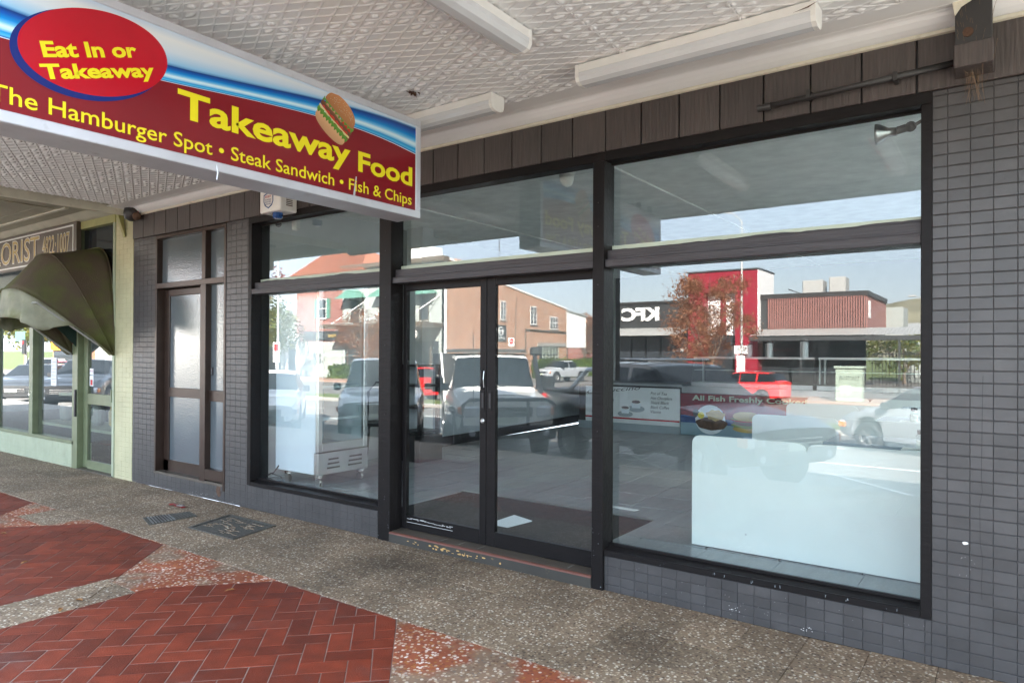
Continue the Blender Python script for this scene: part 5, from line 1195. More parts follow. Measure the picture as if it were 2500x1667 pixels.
def car(name, label, cat, loc, deg, L=4.5, Wd=1.8, zs=.28, top=(), belt=(), wx=(1.35, -1.35), r=.34, paint=(.5, .5, .5), metal=0., side=((.6, -.3), (-.4, -1.2)), screen=(.9, .3), rear=(-1.5, -2.0), trim=None, roofw=.74, tail_red=True, box=.0, lower=0.):
    t = thing(name, (loc[0], loc[1], rz(loc[1])), label, cat, None, R(deg))
    pm = M('car_paint_'+cat+'_%d' % len(bpy.data.materials), paint, .28, metal=metal, var=.02, coat=.8)
    n = int(L/.045); xs = [L/2-L*i/n for i in range(n+1)]
    rings = []
    for x in xs:
        e = abs(x)/(L/2); w = Wd/2*(1-(.16-.1*box)*e**7)
        zb = lerp_prof(belt, x); zt = lerp_prof(top, x); zl = zs+.08*max(0, e-.85)/.15
        for xw in wx:
            ra = r*1.17
            if abs(x-xw) < ra: zl = max(zl, min(r+math.sqrt(ra*ra-(x-xw)**2), zb-.12))
        h = zt-zb; p = [(0, zl), (w*.84, zl), (w*.965, zl+.05), (w, zl+.35*(zb-zl)), (w*.995, zl+.72*(zb-zl)), (w*.965, zb-.03), (w*.94, zb)]
        if h > .04:
            k = min(1, h/.45); rw = roofw+(1-k)*(.9-roofw)
            for q in (.06, .35, .65, .92): p.append((w*(.94+(rw-.94)*q), zb+h*q*.985))
            p += [(w*(rw-.04), zt), (w*rw*.55, zt+.02), (0, zt+.03)]
        else:
            for q in (.06, .35, .65, .92): p.append((w*(.94-.1*q), zb+.012*q))
            p += [(w*.8, zb+.02), (w*.45, zb+.035), (0, zb+.04)]
        rings.append([(x, y, z) for (y, z) in p])
    J = len(rings[0]); parts = {}
    def put(key, quad):
        m = parts.setdefault(key, MB()); m.quad(*quad)
    for i in range(n):
        xm = (xs[i]+xs[i+1])/2; h = lerp_prof(top, xm)-lerp_prof(belt, xm)
        for j in range(J-1):
            a, b, c, d = rings[i][j], rings[i][j+1], rings[i+1][j+1], rings[i+1][j]
            for s in (1, -1):
                q = [(v[0], v[1]*s, v[2]) for v in (a, b, c, d)]
                if s < 0: q.reverse()
                key = 'body'
                if j == 0: key = 'underbody'
                elif trim and j <= 1+lower: key = 'sill_cladding'
                elif h > .04:
                    if 7 <= j <= 9:
                        for k, (xa, xb) in enumerate(side):
                            if (xb if k < len(side)-1 else min(xb, rear[1]+.12)) < xm < (xa if k else screen[0]-.10) and h > .13: key = ('side_window', k, s)
                    if j >= 10 and screen[1] < xm < screen[0]: key = 'windscreen'
                    if j >= 10 and rear[1] < xm < rear[0]: key = 'rear_window'
                put(key, q)
    for s, ring in ((0, rings[0]), (1, rings[-1])): parts['body'].poly([(v[0], v[1], v[2]) for v in ring]+[(v[0], -v[1], v[2]) for v in reversed(ring)][:-1])
    for key, m in parts.items():
        nm = key if isinstance(key, str) else key[0]
        mt = {'body': pm, 'underbody': 'black', 'sill_cladding': 'black'}.get(nm, 'carglass')
        me = m.mesh(nm, mt, nm == 'body')
        bm = bmesh.new(); bm.from_mesh(me); bmesh.ops.remove_doubles(bm, verts=bm.verts[:], dist=.0008); bmesh.ops.recalc_face_normals(bm, faces=bm.faces[:]); bm.to_mesh(me); bm.free()
        if nm == 'body':
            for p in me.polygons: p.use_smooth = True
        o = link(nm, me, t, world=False)
        if nm == 'body':
            try: me.set_sharp_from_angle(angle=R(32))
            except Exception: pass
    w = .24 if r > .37 else .21
    ty, rm = wheel_mesh(r, w)
    for xw in wx:
        for s in (1, -1):
            o = link('wheel', ty, t, (xw, s*(Wd/2-w*.55), r), world=False); o.location = (xw, s*(Wd/2-w*.55), r); o.rotation_euler = (0, 0, 0 if s > 0 else math.pi)
            q = link('rim', rm, o, world=False)
    x = L/2; zb = lerp_prof(belt, L/2-.05)
    # face: grille, lamps, plate, bumper
    obj('grille', MB().cbox(x-.06, x+.012, -Wd*.26, Wd*.26, zb-.26, zb-.08, c=.01), 'black', t, world=False)
    for k in range(3): obj('grille_bar', B(x+.012, x+.02, -Wd*.25, Wd*.25, zb-.24+k*.06, zb-.225+k*.06), 'chrome', t, world=False)
    for s in (1, -1):
        obj('headlight', MB().cbox(x-.16, x-.0, s*Wd*.38-.15, s*Wd*.38+.15, zb-.22, zb-.06, c=.03), 'lens', t, world=False)
        obj('indicator', MB().cbox(x-.20, x-.03, s*Wd*.475-.02, s*Wd*.475+.01, zb-.20, zb-.08, c=.01), 'amber', t, world=False)
        obj('fog_light', MB().lathe([(.05, x-.02), (.05, x+.006), (.001, x+.008)], (0, s*Wd*.34, zs+.16), 'x', 12), 'lens', t, world=False)
        obj('mirror', MB().cbox(screen[0]-.38, screen[0]-.22, s*(Wd/2+.09)-.09, s*(Wd/2+.09)+.08, lerp_prof(belt, screen[0]-.3)+.0, lerp_prof(belt, screen[0]-.3)+.16, c=.03), 'black', t, world=False)
        if tail_red: obj('tail_light', MB().cbox(-x-.008, -x+.10, s*Wd*.40-.10, s*Wd*.40+.10, lerp_prof(belt, -x)-.22, lerp_prof(belt, -x)-.04, c=.02), 'redlens', t, world=False)
        for (xa, xb) in side[:2]: obj('door_handle', MB().cbox(xb+.08, xb+.24, s*(Wd/2)*.995-.012, s*(Wd/2)*.995+.018, lerp_prof(belt, xb)-.14, lerp_prof(belt, xb)-.11, c=.005), pm if not trim else 'black', t, world=False)
    obj('lower_intake', MB().cbox(x-.04, x+.008, -Wd*.3, Wd*.3, zs+.06, zs+.2, c=.01), 'black', t, world=False)
    obj('number_plate', B(x+.02, x+.026, -.19, .19, zs+.24, zs+.34), 'edge', t, world=False)
    return t
def mapx(t): return t
# white LandCruiser-like utility with bull bar, snorkel and canopy tray
def make_cars():
    loc = (-9.15, -7.75)
    t = car('utility_truck', 'white square utility truck with black bull bar and snorkel, mirrored in the doors', 'utility', loc, 45, L=5.1, Wd=1.82, zs=.5,
        top=((2.55, 1.12), (.98, 1.24), (.90, 1.26), (.52, 1.86), (.40, 1.93), (-.62, 1.95), (-.72, 1.90), (-.78, 1.20), (-2.55, 1.2)), belt=((2.55, 1.10), (1.0, 1.22), (-.7, 1.22), (-2.55, 1.19)), wx=(1.62, -1.5), r=.42, paint=(.78, .77, .72), side=((.52, -.55),), screen=(.93, .46), rear=(-.70, -.80), roofw=.84, box=1, tail_red=False)
    bb = MB()
    for s in (1, -1): bb.tube([(2.50, s*.86, .62), (2.78, s*.84, .70), (2.80, s*.82, 1.08), (2.74, s*.70, 1.17), (2.74, s*.35, 1.17)], .035, 8); bb.tube([(2.74, s*.35, .7), (2.74, s*.35, 1.17)], .03, 8); bb.tube([(2.80, s*.83, .88), (2.5, s*.92, .90)], .03, 8)
    bb.tube([(2.74, -.7, 1.17), (2.74, .7, 1.17)], .035, 8); obj('bull_bar', bb, 'black', t, world=False)
    obj('steel_bumper', MB().cbox(2.5, 2.82, -.86, .86, .48, .70, c=.03), 'black', t, world=False); obj('winch_bay', B(2.80, 2.826, -.5, .5, .50, .66), 'darkmetal', t, world=False)
    for s in (1, -1):
        obj('bumper_lamp', MB().lathe([(.06, 2.81), (.06, 2.835), (.001, 2.84)], (0, s*.66, .59), 'x', 12), 'lens', t, world=False)
        obj('big_headlight', MB().cbox(2.46, 2.58, s*.66-.15, s*.66+.12, .84, 1.04, c=.03), 'lens', t, world=False); obj('corner_indicator', MB().cbox(2.44, 2.56, s*.84-.05, s*.84+.05, .86, 1.02, c=.02), 'amber', t, world=False)
        obj('tow_mirror', MB().cbox(.62, .80, s*1.16-.12, s*1.16+.12, 1.20, 1.52, c=.04), 'black', t, world=False); obj('mirror_arm', MB().tube([(.72, s*.86, 1.25), (.72, s*1.1, 1.32)], .02, 6), 'black', t, world=False); obj('wheel_flare', MB().cbox(1.15, 2.1, s*.93-.04, s*.93+.04, .86, .93, c=.02), 'black', t, world=False)
    obj('snorkel', MB().tube([(1.35, -.93, 1.0), (1.05, -.93, 1.18), (.62, -.90, 1.78), (.56, -.90, 2.0)], [.06, .06, .05, .05], 10), 'black', t, world=False); obj('snorkel_head', MB().cbox(.46, .66, -1.0, -.80, 1.95, 2.13, c=.03), 'black', t, world=False)
    obj('bonnet_scoop', MB().prism([(1.9, -.3, 1.17), (1.9, .3, 1.17), (1.35, .28, 1.28), (1.35, -.28, 1.28)], (0, 0, .035)), 'white', t, world=False); obj('scoop_mouth', B(1.895, 1.905, -.26, .26, 1.18, 1.205), 'black', t, world=False)
    obj('canopy_box', MB().cbox(-2.7, -.85, -.95, .95, .95, 1.98, c=.03), 'darkmetal', t, world=False); obj('headboard_stay', MB().tube([(-.80, .9, .9), (-.9, .98, 2.0)], .03, 6), 'white', t, world=False); obj('roof_rack', MB().cbox(-2.6, .35, -.75, .75, 2.0, 2.08, c=.02), 'darkmetal', t, world=False)
    obj('aerial', MB().tube([(2.70, .62, 1.1), (2.72, .64, 2.35)], .008, 5), 'black', t, world=False)
    for s in (-1, 1): obj('wiper', MB().tube([(.98, s*.1+.2, 1.27), (.90, s*.1-.35, 1.36)], .008, 4), 'black', t, world=False)
    # dark dual-cab utility
    t = car('dark_utility', 'dark grey dual cab utility with silver sports bar, side on beyond the right window', 'utility', (-4.75, -6.95), 27, L=5.5, Wd=1.88, zs=.45,
        top=((2.75, .98), (2.3, 1.10), (1.45, 1.22), (1.35, 1.25), (.62, 1.76), (.45, 1.80), (-.55, 1.82), (-.85, 1.70), (-.98, 1.24), (-2.75, 1.24)), belt=((2.75, .95), (2.3, 1.08), (1.4, 1.2), (-1, 1.22), (-2.75, 1.22)), wx=(1.8, -1.62), r=.40, paint=(.045, .043, .042), metal=.3, side=((1.05, .12), (.05, -.72)), screen=(1.42, .55), rear=(-.88, -1.0), roofw=.78)
    obj('tonneau_cover', MB().cbox(-2.72, -1.0, -.8, .8, 1.24, 1.30, c=.02), 'black', t, world=False)
    for s in (-1, 1): obj('sports_bar', MB().tube([(-1.75, s*.82, 1.28), (-1.2, s*.78, 1.68), (-.95, s*.75, 1.72)], .04, 8), 'steel', t, world=False); obj('roof_rail', MB().tube([(.4, s*.66, 1.86), (-.6, s*.66, 1.88)], .02, 6), 'black', t, world=False)
    for x in (.3, -.1, -.5): obj('roof_bar', MB().cbox(x-.03, x+.03, -.72, .72, 1.87, 1.90, c=.008), 'steel', t, world=False)
    # silver wagon
    t = car('silver_wagon', 'large silver four wheel drive wagon parked nose-in behind the left window', 'wagon', (-12.7, -8.1), 46, L=4.85, Wd=1.9, zs=.36,
        top=((2.42, .92), (2.2, 1.02), (1.3, 1.16), (1.2, 1.20), (.45, 1.78), (.2, 1.84), (-1.9, 1.82), (-2.2, 1.72), (-2.42, 1.15)), belt=((2.42, .90), (2.2, 1.0), (1.25, 1.12), (-2.42, 1.12)), wx=(1.42, -1.38), r=.39, paint=(.42, .42, .42), metal=.6, side=((.85, .02), (-.05, -.95), (-1.02, -1.85)), screen=(1.25, .38), rear=(-2.2, -2.4), roofw=.8)
    obj('chrome_grille', MB().cbox(2.40, 2.46, -.5, .5, .68, .90, c=.01), 'chrome', t, world=False)
    for k in range(6): obj('grille_slot', B(2.46, 2.463, -.45+k*.16, -.35+k*.16, .70, .88), 'black', t, world=False)
    car('white_sedan', 'white sedan at the left edge of the left window', 'sedan', (-16.4, -7.4), 40, L=4.6, Wd=1.78, zs=.22, top=((2.3, .68), (1.9, .86), (1.1, .98), (.25, 1.42), (-.2, 1.46), (-1.0, 1.42), (-1.75, 1.06), (-2.3, 1.0)), belt=((2.3, .65), (1.9, .82), (1.1, .94), (-1.8, 1.0), (-2.3, .96)), wx=(1.4, -1.35), r=.33, paint=(.75, .74, .70), side=((.75, -.1), (-.18, -1.1)), screen=(1.08, .3), rear=(-1.05, -1.7))
    car('silver_hatchback', 'silver hatchback with a roof spoiler in the lower right of the right window', 'hatchback', (-1.0, -13.2), 205, L=4.1, Wd=1.75, zs=.22, top=((2.05, .70), (1.75, .86), (1.15, 1.0), (.4, 1.46), (.0, 1.52), (-1.2, 1.48), (-1.75, 1.36), (-1.95, 1.0), (-2.05, .95)), belt=((2.05, .66), (1.75, .83), (1.15, .95), (-2.05, 1.0)), wx=(1.3, -1.25), r=.32, paint=(.22, .23, .245), side=((.85, .0), (-.08, -.95)), screen=(1.12, .42), rear=(-1.3, -1.9))
    car('red_hatchback', 'bright red compact SUV parked across the road in front of the dark restaurant', 'hatchback', (-11.4, -33.2), 188, L=4.25, Wd=1.78, zs=.30, top=((2.12, .85), (1.8, 1.02), (1.15, 1.12), (.4, 1.60), (.1, 1.66), (-1.4, 1.64), (-1.75, 1.58), (-2.0, 1.12), (-2.12, 1.05)), belt=((2.12, .82), (1.8, 1.0), (1.15, 1.06), (-2.12, 1.16)), wx=(1.32, -1.25), r=.35, paint=(.62, .012, .012), side=((.9, .02), (-.05, -.9), (-.98, -1.5)), screen=(1.1, .45), rear=(-1.55, -2.0), trim=True)
    t = car('grey_utility', 'pale grey dual cab utility parked far off beside the brick building', 'utility', (-32.8, -49.3), 101, L=5.4, Wd=1.95, zs=.45, top=((2.7, 1.05), (2.4, 1.18), (1.4, 1.26), (.65, 1.84), (.4, 1.88), (-.6, 1.88), (-.95, 1.75), (-1.05, 1.30), (-2.7, 1.30)), belt=((2.7, 1.02), (2.4, 1.15), (1.35, 1.24), (-2.7, 1.26)), wx=(1.72, -1.55), r=.42, paint=(.34, .36, .38), side=((1.0, .08), (.0, -.8)), screen=(1.36, .55), rear=(-.95, -1.07), trim=True)
    car('red_wagon', 'red vehicle far behind the white utility truck, half hidden', 'wagon', (-23.3, -19.5), 200, L=4.4, Wd=1.8, zs=.3, top=((2.2, .9), (1.2, 1.1), (.4, 1.6), (-1.8, 1.58), (-2.2, 1.0)), belt=((2.2, .86), (1.2, 1.05), (-2.2, 1.08)), r=.34, paint=(.55, .01, .01), screen=(1.15, .45), rear=(-1.85, -2.15))
    car('charcoal_wagon', 'charcoal wagon mirrored in the florist door', 'wagon', (-26.3, -7.2), 42, L=4.7, Wd=1.88, zs=.3, top=((2.35, .85), (1.9, 1.05), (1.2, 1.14), (.4, 1.66), (-1.8, 1.62), (-2.35, 1.05)), belt=((2.35, .82), (1.9, 1.0), (1.2, 1.08), (-2.35, 1.1)), r=.36, paint=(.03, .034, .04), screen=(1.15, .45), rear=(-1.85, -2.3))
    car('black_sedan', 'black sedan mirrored in the left florist window', 'sedan', (-31.2, -7.3), 42, L=4.6, Wd=1.8, zs=.22, top=((2.3, .7), (1.9, .88), (1.1, .98), (.25, 1.42), (-1.0, 1.42), (-1.75, 1.06), (-2.3, 1.0)), belt=((2.3, .66), (1.9, .84), (1.1, .94), (-2.3, .98)), r=.33, paint=(.02, .022, .024), screen=(1.08, .3), rear=(-1.05, -1.7))
    car('red_sedan', 'red sedan behind the black sedan in the florist window', 'sedan', (-34.5, -9.8), 40, L=4.4, Wd=1.78, zs=.25, top=((2.2, .75), (1.8, .92), (1.1, 1.04), (.3, 1.55), (-1.2, 1.52), (-2.0, 1.1), (-2.2, 1.0)), belt=((2.2, .7), (1.8, .88), (1.1, 1.0), (-2.2, 1.02)), r=.33, paint=(.45, .01, .03), screen=(1.08, .35), rear=(-1.25, -1.95))
    car('white_wagon', 'white wagon at the far left of the florist window', 'wagon', (-43, -11.8), 30, L=4.6, Wd=1.82, zs=.3, top=((2.3, .88), (1.8, 1.05), (1.2, 1.12), (.4, 1.66), (-1.9, 1.62), (-2.3, 1.1)), belt=((2.3, .84), (1.8, 1.0), (1.2, 1.06), (-2.3, 1.1)), r=.35, paint=(.76, .75, .72), screen=(1.15, .45), rear=(-1.9, -2.25))
make_cars()

# ---------------------------------------------------------------- trees
def tree(name, label, x, y, zb, h, crown, leaf, nleaf, size=.16, trunk=.16, seed=1, sparse=False, group=None):
    rs = random.Random(seed); t = thing(name, (x, y, zb), label, 'tree', group)
    cz, rx, rz_ = crown; tr = MB(); tips = []
    forks = 5
    tr.tube([(0, 0, 0), (rs.uniform(-.1, .1), 0, h*.14), (rs.uniform(-.1, .1), 0, h*.26)], [trunk, trunk*.8, trunk*.7], 8)
    for k in range(forks):
        a = k*6.283/forks+rs.uniform(-.4, .4); e = rs.uniform(.5, .95)
        p0 = Vector((0, 0, h*(.12+.12*rs.random()))); p1 = Vector((math.cos(a)*rx*.35*e, math.sin(a)*rx*.35*e, cz-rz_*.35)); p2 = Vector((math.cos(a)*rx*.7*e, math.sin(a)*rx*.7*e, cz+rz_*.35*rs.random())); p3 = p2+Vector((math.cos(a)*rx*.15, math.sin(a)*rx*.15, rz_*.5))
        tr.tube([p0, p1, p2, p3], [trunk*.5, trunk*.38, trunk*.2, trunk*.07], 6)
        for q in range(5):
            b0 = p1.lerp(p2, rs.random()); d = Vector((rs.gauss(0, 1), rs.gauss(0, 1), abs(rs.gauss(.5, .6)))).normalized()*rx*.5; tr.tube([b0, b0+d*.5, b0+d+Vector((0, 0, .2))], [trunk*.14, trunk*.09, trunk*.03], 4); tips.append(b0+d)
    obj('trunk', tr, 'bark', t, world=False)
    lf = MB(); clumps = []
    for k in range(46 if not sparse else 34):
        while True:
            p = Vector((rs.uniform(-1, 1), rs.uniform(-1, 1), rs.uniform(-1, 1)))
            if p.length < 1 and p.length > .25: break
        w = 1 if p.z < .2 else 1-.45*(p.z-.2)
        clumps.append((Vector((p.x*rx*w, p.y*rx*w, cz+p.z*rz_)), rs.uniform(.35, .75)*rx*.36))
    for k in range(nleaf):
        c, rr = clumps[rs.randrange(len(clumps))]; p = c+Vector((rs.gauss(0, .5), rs.gauss(0, .5), rs.gauss(0, .45)))*rr
        u = Vector((rs.gauss(0, 1), rs.gauss(0, 1), rs.gauss(0, .7))).normalized(); v = u.orthogonal().normalized(); s = size*rs.uniform(.6, 1.3)
        lf.quad(tuple(p-u*s*.5), tuple(p+v*s*.25), tuple(p+u*s*.5), tuple(p-v*s*.25))
    o = obj('crown', lf, leaf, t, world=False, fix=False)
    return t
G2 = 'autumn street trees across the road'
tree('rust_leaved_tree', 'rust leaved multi-stem street tree in front of the red tower', -14.8, -37.2, -1.05, 8.0, (4.9, 3.1, 3.3), 'leaf_rust', 11000, .17, .12, 3, False, G2)
tree('rust_leaved_tree', 'low rust leaved tree in front of the pale building with green hoods', -44.3, -36.8, -1.05, 6, (4.0, 3.6, 2.4), 'leaf_rust', 8000, .22, .13, 5, False, G2)
tree('autumn_tree', 'tall green and gold tree with reddening top left of the hotel', -58.5, -35.5, -1.1, 9, (4.8, 5.2, 3.0), 'leaf_green', 6500, .34, .2, 8, False, G2)
tree('red_topped_tree', 'red leaved crown at the top left corner of the left window', -60.5, -34.0, -1.1, 13, (9.8, 4.6, 2.4), 'leaf_red', 5200, .3, .2, 11, False, G2)
tree('plane_tree', 'big yellow green tree mirrored in the far left florist window', -127, -40, -1.1, 16, (8.5, 6.5, 6.0), 'leaf_green', 4500, .8, .3, 12)
tree('dark_red_tree', 'dark red tree behind the white annex', -47, -88, -1.1, 8, (4.5, 5, 3), 'leaf_rust', 2500, .6, .2, 13)
tree('orange_tree', 'orange leaved tree beside the dark restaurant wall', -48, -80, -1.1, 8, (5.6, 3.4, 2.2), 'leaf_rust', 1600, .6, .2, 15)
tree('yellow_tree', 'yellow green tree behind the pink slatted building', -7.5, -66, -1.1, 5, (3.0, 3.5, 1.6), 'leaf_green', 1600, .4, .15, 16)

def hedge(x0, x1, y0, y1, z0, z1, label, n):
    rs = random.Random(int(abs(x0))); m = MB(); t = thing('hedge', ((x0+x1)/2, (y0+y1)/2, z0), label, 'hedge')
    obj('hedge_core', B(x0+.2, x1-.2, y0+.2, y1-.2, z0, z1-.2), 'hedge', t)
    for k in range(n):
        p = Vector((rs.uniform(x0, x1), rs.uniform(y0, y1), rs.uniform(z0, z1))); f = rs.randrange(3)
        if f == 0: p.x = x1+rs.gauss(-.1, .1)
        elif f == 1: p.y = y1+rs.gauss(-.1, .1)
        else: p.z = z1+rs.gauss(-.1, .1)
        u = Vector((rs.gauss(0, 1), rs.gauss(0, 1), rs.gauss(0, 1))).normalized(); v = u.orthogonal(); s = .3
        m.quad(tuple(p-u*s*.5), tuple(p+v*s*.3), tuple(p+u*s*.5), tuple(p-v*s*.3))
    obj('foliage', m, 'hedge', t, fix=False)
hedge(-40, -38, -80, -55, -1.12, .75, 'clipped green hedge running back behind the pale grey utility', 3500)
hedge(-52, -49, -40, -38.5, -1.0, .2, 'low hedge in front of the hotel', 900)

# ---------------------------------------------------------------- buildings across the road
def bwin(parent, cx, cz, w, h, y=None, x=None, panes=(2, 3), frame='white'):
    """sash window: y given -> faces +y ; x given -> faces +x"""
    def bx(a0, a1, d0, d1, z0, z1): return B(a0, a1, y+d0, y+d1, z0, z1) if x is None else B(x+d0, x+d1, a0, a1, z0, z1)
    f = obj('window', bx(cx-w/2-.08, cx+w/2+.08, .0, .03, cz-h/2-.08, cz+h/2+.08), frame, parent)
    obj('pane', bx(cx-w/2, cx+w/2, .03, .04, cz-h/2, cz+h/2), 'farglass', f)
    m = MB()
    for k in range(1, panes[0]): a = cx-w/2+w*k/panes[0]; q = bx(a-.03, a+.03, .04, .06, cz-h/2, cz+h/2); n = len(m.v); m.v += q.v; m.f += [tuple(n+i for i in g) for g in q.f]
    for k in range(1, panes[1]): z = cz-h/2+h*k/panes[1]; q = bx(cx-w/2, cx+w/2, .04, .06, z-.03, z+.03); n = len(m.v); m.v += q.v; m.f += [tuple(n+i for i in g) for g in q.f]
    obj('glazing_bars', m, frame, f); obj('sill', bx(cx-w/2-.15, cx+w/2+.15, .0, .12, cz-h/2-.16, cz-h/2-.08), 'concrete', f)
def make_far():
    Y = -42.0
    # pale corner building with long brick side wall
    t = thing('corner_building', (-47, -50, -1.1), 'pale two storey corner building with green window hoods and a long orange brick side wall', 'building')
    obj('front_wall', B(-54, -40.56, Y-.3, Y, -1.1, 9.6), 'plaster', t); obj('parapet_cap', MB().cbox(-54.2, -40.4, Y-.5, Y+.25, 9.6, 10.05, c=.04), 'florsign', t)
    side = [( -42.0, -1.1), (-42.0, 9.9), (-50.9, 8.15), (-62.8, 6.4), (-62.8, -1.1)]
    obj('brick_side_wall', MB().prism([(-40.86, y, z) for (y, z) in side], (.3, 0, 0)), 'brickor', t)
    obj('wall_coping', MB().prism([(-40.9, -42.0, 9.9), (-40.9, -50.9, 8.15), (-40.9, -62.8, 6.4), (-40.9, -62.8, 6.55), (-40.9, -50.9, 8.32), (-40.9, -42.0, 10.07)], (.42, 0, 0)), 'white', t)
    obj('corner_quoin', B(-40.58, -40.50, Y-.25, Y+.02, -1.1, 9.6), 'white', t)
    obj('main_roof', MB().prism([(-54, -42.3, 9.2), (-54, -62.8, 6.2), (-54, -62.8, 5.9), (-54, -42.3, 8.9)], (13.1, 0, 0)), 'zinc', t)
    for (cx, w) in ((-43.0, 1.0), (-47.6, 1.0), (-52.2, 1.0)):
        bwin(t, cx, 5.6, w, 2.3, y=Y, panes=(1, 2), frame='florsign')
        m = MB(); m.v = [(cx-1.6, Y, 6.8), (cx+1.6, Y, 6.8), (cx+1.6, Y+1.3, 6.65), (cx-1.6, Y+1.3, 6.65), (cx-.5, Y, 7.6), (cx+.5, Y, 7.6), (cx+.5, Y+.5, 7.6), (cx-.5, Y+.5, 7.6)]; m.f = [(0, 1, 2, 3), (3, 2, 6, 7), (0, 3, 7, 4), (1, 2, 6, 5), (4, 5, 6, 7)]; obj('window_hood', m, 'greenroof', t)
        obj('stay_rod', MB().tube([(cx+1.9, Y, 6.6), (cx-.6, Y+2.8, 3.9)], .04, 5), 'white', t)
    obj('street_canopy', MB().cbox(-54, -40.7, Y, Y+3, 3.75, 4.1, c=.04), 'florsign', t); obj('canopy_soffit', B(-53.9, -40.8, Y, Y+2.9, 3.70, 3.75), 'white', t)
    s = obj('shop_sign_panel', B(-46, -40.7, Y+2.9, Y+3.0, 2.55, 3.55), 'kdark', t)
    text('sign_lettering', "MICK'S ON AUBURN", (-42.0, Y+3.005, 2.95), (-1, 0, 0), (0, 0, 1), 3.9, .42, 'gold', s, bold=.02); text('sign_lettering', 'BARBER SHOP \u2022 BEARD \u2022 SHAVE', (-42.0, Y+3.005, 2.68), (-1, 0, 0), (0, 0, 1), 3.9, .16, 'white', s)
    food = MB().lathe([(.36, Y+3.0), (.36, Y+3.02), (.30, Y+3.02), (.30, Y+3.0)], (-41.35, 0, 3.05), 'y', 24); obj('round_logo', food, 'white', s); text('logo_letter', 'M', (-41.15, Y+3.01, 2.9), (-1, 0, 0), (0, 0, 1), .38, .3, 'white', s, bold=.03)
    obj('shop_window_band', B(-53.5, -41.2, Y+.01, Y+.05, -.5, 2.5), 'farglass', t)
    for k in range(6): obj('shop_mullion', B(-53.2+k*2.2, -53.0+k*2.2, Y+.05, Y+.12, -.5, 2.5), 'florsign', t)
    xx = -40.56
    for (cy, cz, w, h, p) in ((-50.7, 5.65, .75, 1.7, (2, 4)), (-56.1, 5.4, 1.0, 1.75, (2, 4)), (-60.1, 4.75, 1.5, 1.2, (3, 2))): bwin(t, cy, cz, w, h, x=xx, panes=p)
    p = obj('wall_sign_panel', B(xx, xx+.06, -51.2, -49.4, 2.6, 4.2), 'kdark', t); obj('round_logo', MB().lathe([(.42, xx+.06), (.42, xx+.08), (.35, xx+.08), (.35, xx+.06)], (0, -50.3, 3.6), 'x', 24), 'white', p)
    text('logo_letter', 'M', (xx+.08, -50.55, 3.4), (0, 1, 0), (0, 0, 1), .5, .4, 'white', p, bold=.03); text('sign_lettering', 'BARBER', (xx+.07, -51.0, 2.8), (0, 1, 0), (0, 0, 1), 1.4, .25, 'white', p)
    obj('roller_opening', B(xx, xx+.05, -61.0, -57.2, .2, 2.2), 'kdark', t); obj('lintel', B(xx, xx+.12, -62.5, -56.8, 2.2, 2.6), 'concrete', t)
    g = MB()
    for k in range(6): g.box(xx+.05, xx+.08, -61+k*.62, -60.94+k*.62, .3, 2.1)
    for k in range(3): g.box(xx+.05, xx+.08, -61, -57.8, .5+k*.55, .56+k*.55)
    obj('window_grid', g, 'edge', t); obj('drain_pipe', MB().tube([(xx+.1, -54.5, -1), (xx+.1, -54.5, 3.9), (xx+.1, -62.5, 3.8)], .07, 6), 'florsign', t)
    obj('conduit', MB().tube([(xx+.1, -52.6, 1), (xx+.1, -52.8, 7.2)], .03, 5), 'florsign', t); obj('meter_box', MB().cbox(xx, xx+.3, -54.2, -53.4, .2, 1.3, c=.03), 'whiteplastic', t)
    obj('chimney', MB().cbox(-44.5, -43.6, -48, -47.2, 9, 10.6, c=.03), 'brickor', t)
    # white annex
    t = thing('white_annex', (-43, -65, -1.1), 'blank white walled annex at the back end of the brick side wall', 'building')
    obj('annex_wall', MB().prism([(-40.6, -62.9, 2.1), (-40.6, -62.9, 6.2), (-40.6, -67.3, 5.75), (-40.6, -67.3, 2.1)], (-5, 0, 0)), 'white', t); obj('annex_roof', MB().prism([(-40.5, -62.8, 6.2), (-40.5, -67.5, 5.75), (-40.5, -67.5, 5.9), (-40.5, -62.8, 6.38)], (-5.2, 0, 0)), 'zinc', t)
    for y in (-63.2, -67.0): obj('annex_post', B(-40.8, -40.65, y-.08, y+.08, -1.1, 2.1), 'florsign', t)
    obj('annex_undercroft', B(-45, -44.8, -67.3, -62.9, -1.1, 2.1), 'rust', t)
    # hotel
    t = thing('brick_hotel', (-62, -50, -1.1), 'dark red brick hotel with terracotta tiled hip roof and green shutters', 'building')
    obj('brick_wall', B(-61.4, -54.15, Y-9, Y-.1, 2.5, 9.3), 'brickred', t); obj('rendered_ground_floor', B(-61.4, -54.15, Y-9, Y-.05, -1.1, 2.5), 'plaster', t); obj('rendered_wing', B(-67, -61.4, Y-9, Y-.12, -1.1, 5.9), 'plaster', t)
    m = MB(); e = 9.3; m.v = [(-61.8, Y+.7, e), (-50.5, Y+.7, e+.1), (-50.5, Y-8.6, e), (-61.8, Y-8.6, e), (-61.3, Y-3.7, 12.3), (-54.6, Y-3.7, 12.3)]; m.f = [(0, 1, 5, 4), (1, 2, 5), (2, 3, 4, 5), (3, 0, 4)]; obj('tiled_roof', m, 'rooftile', t)
    # tile courses laid on the front slope
    a, b = Vector((-61.8, Y+.7, e)), Vector((-50.5, Y+.7, e+.1)); c, d = Vector((-61.3, Y-3.7, 12.3)), Vector((-54.6, Y-3.7, 12.3)); tl = MB(); n = 14
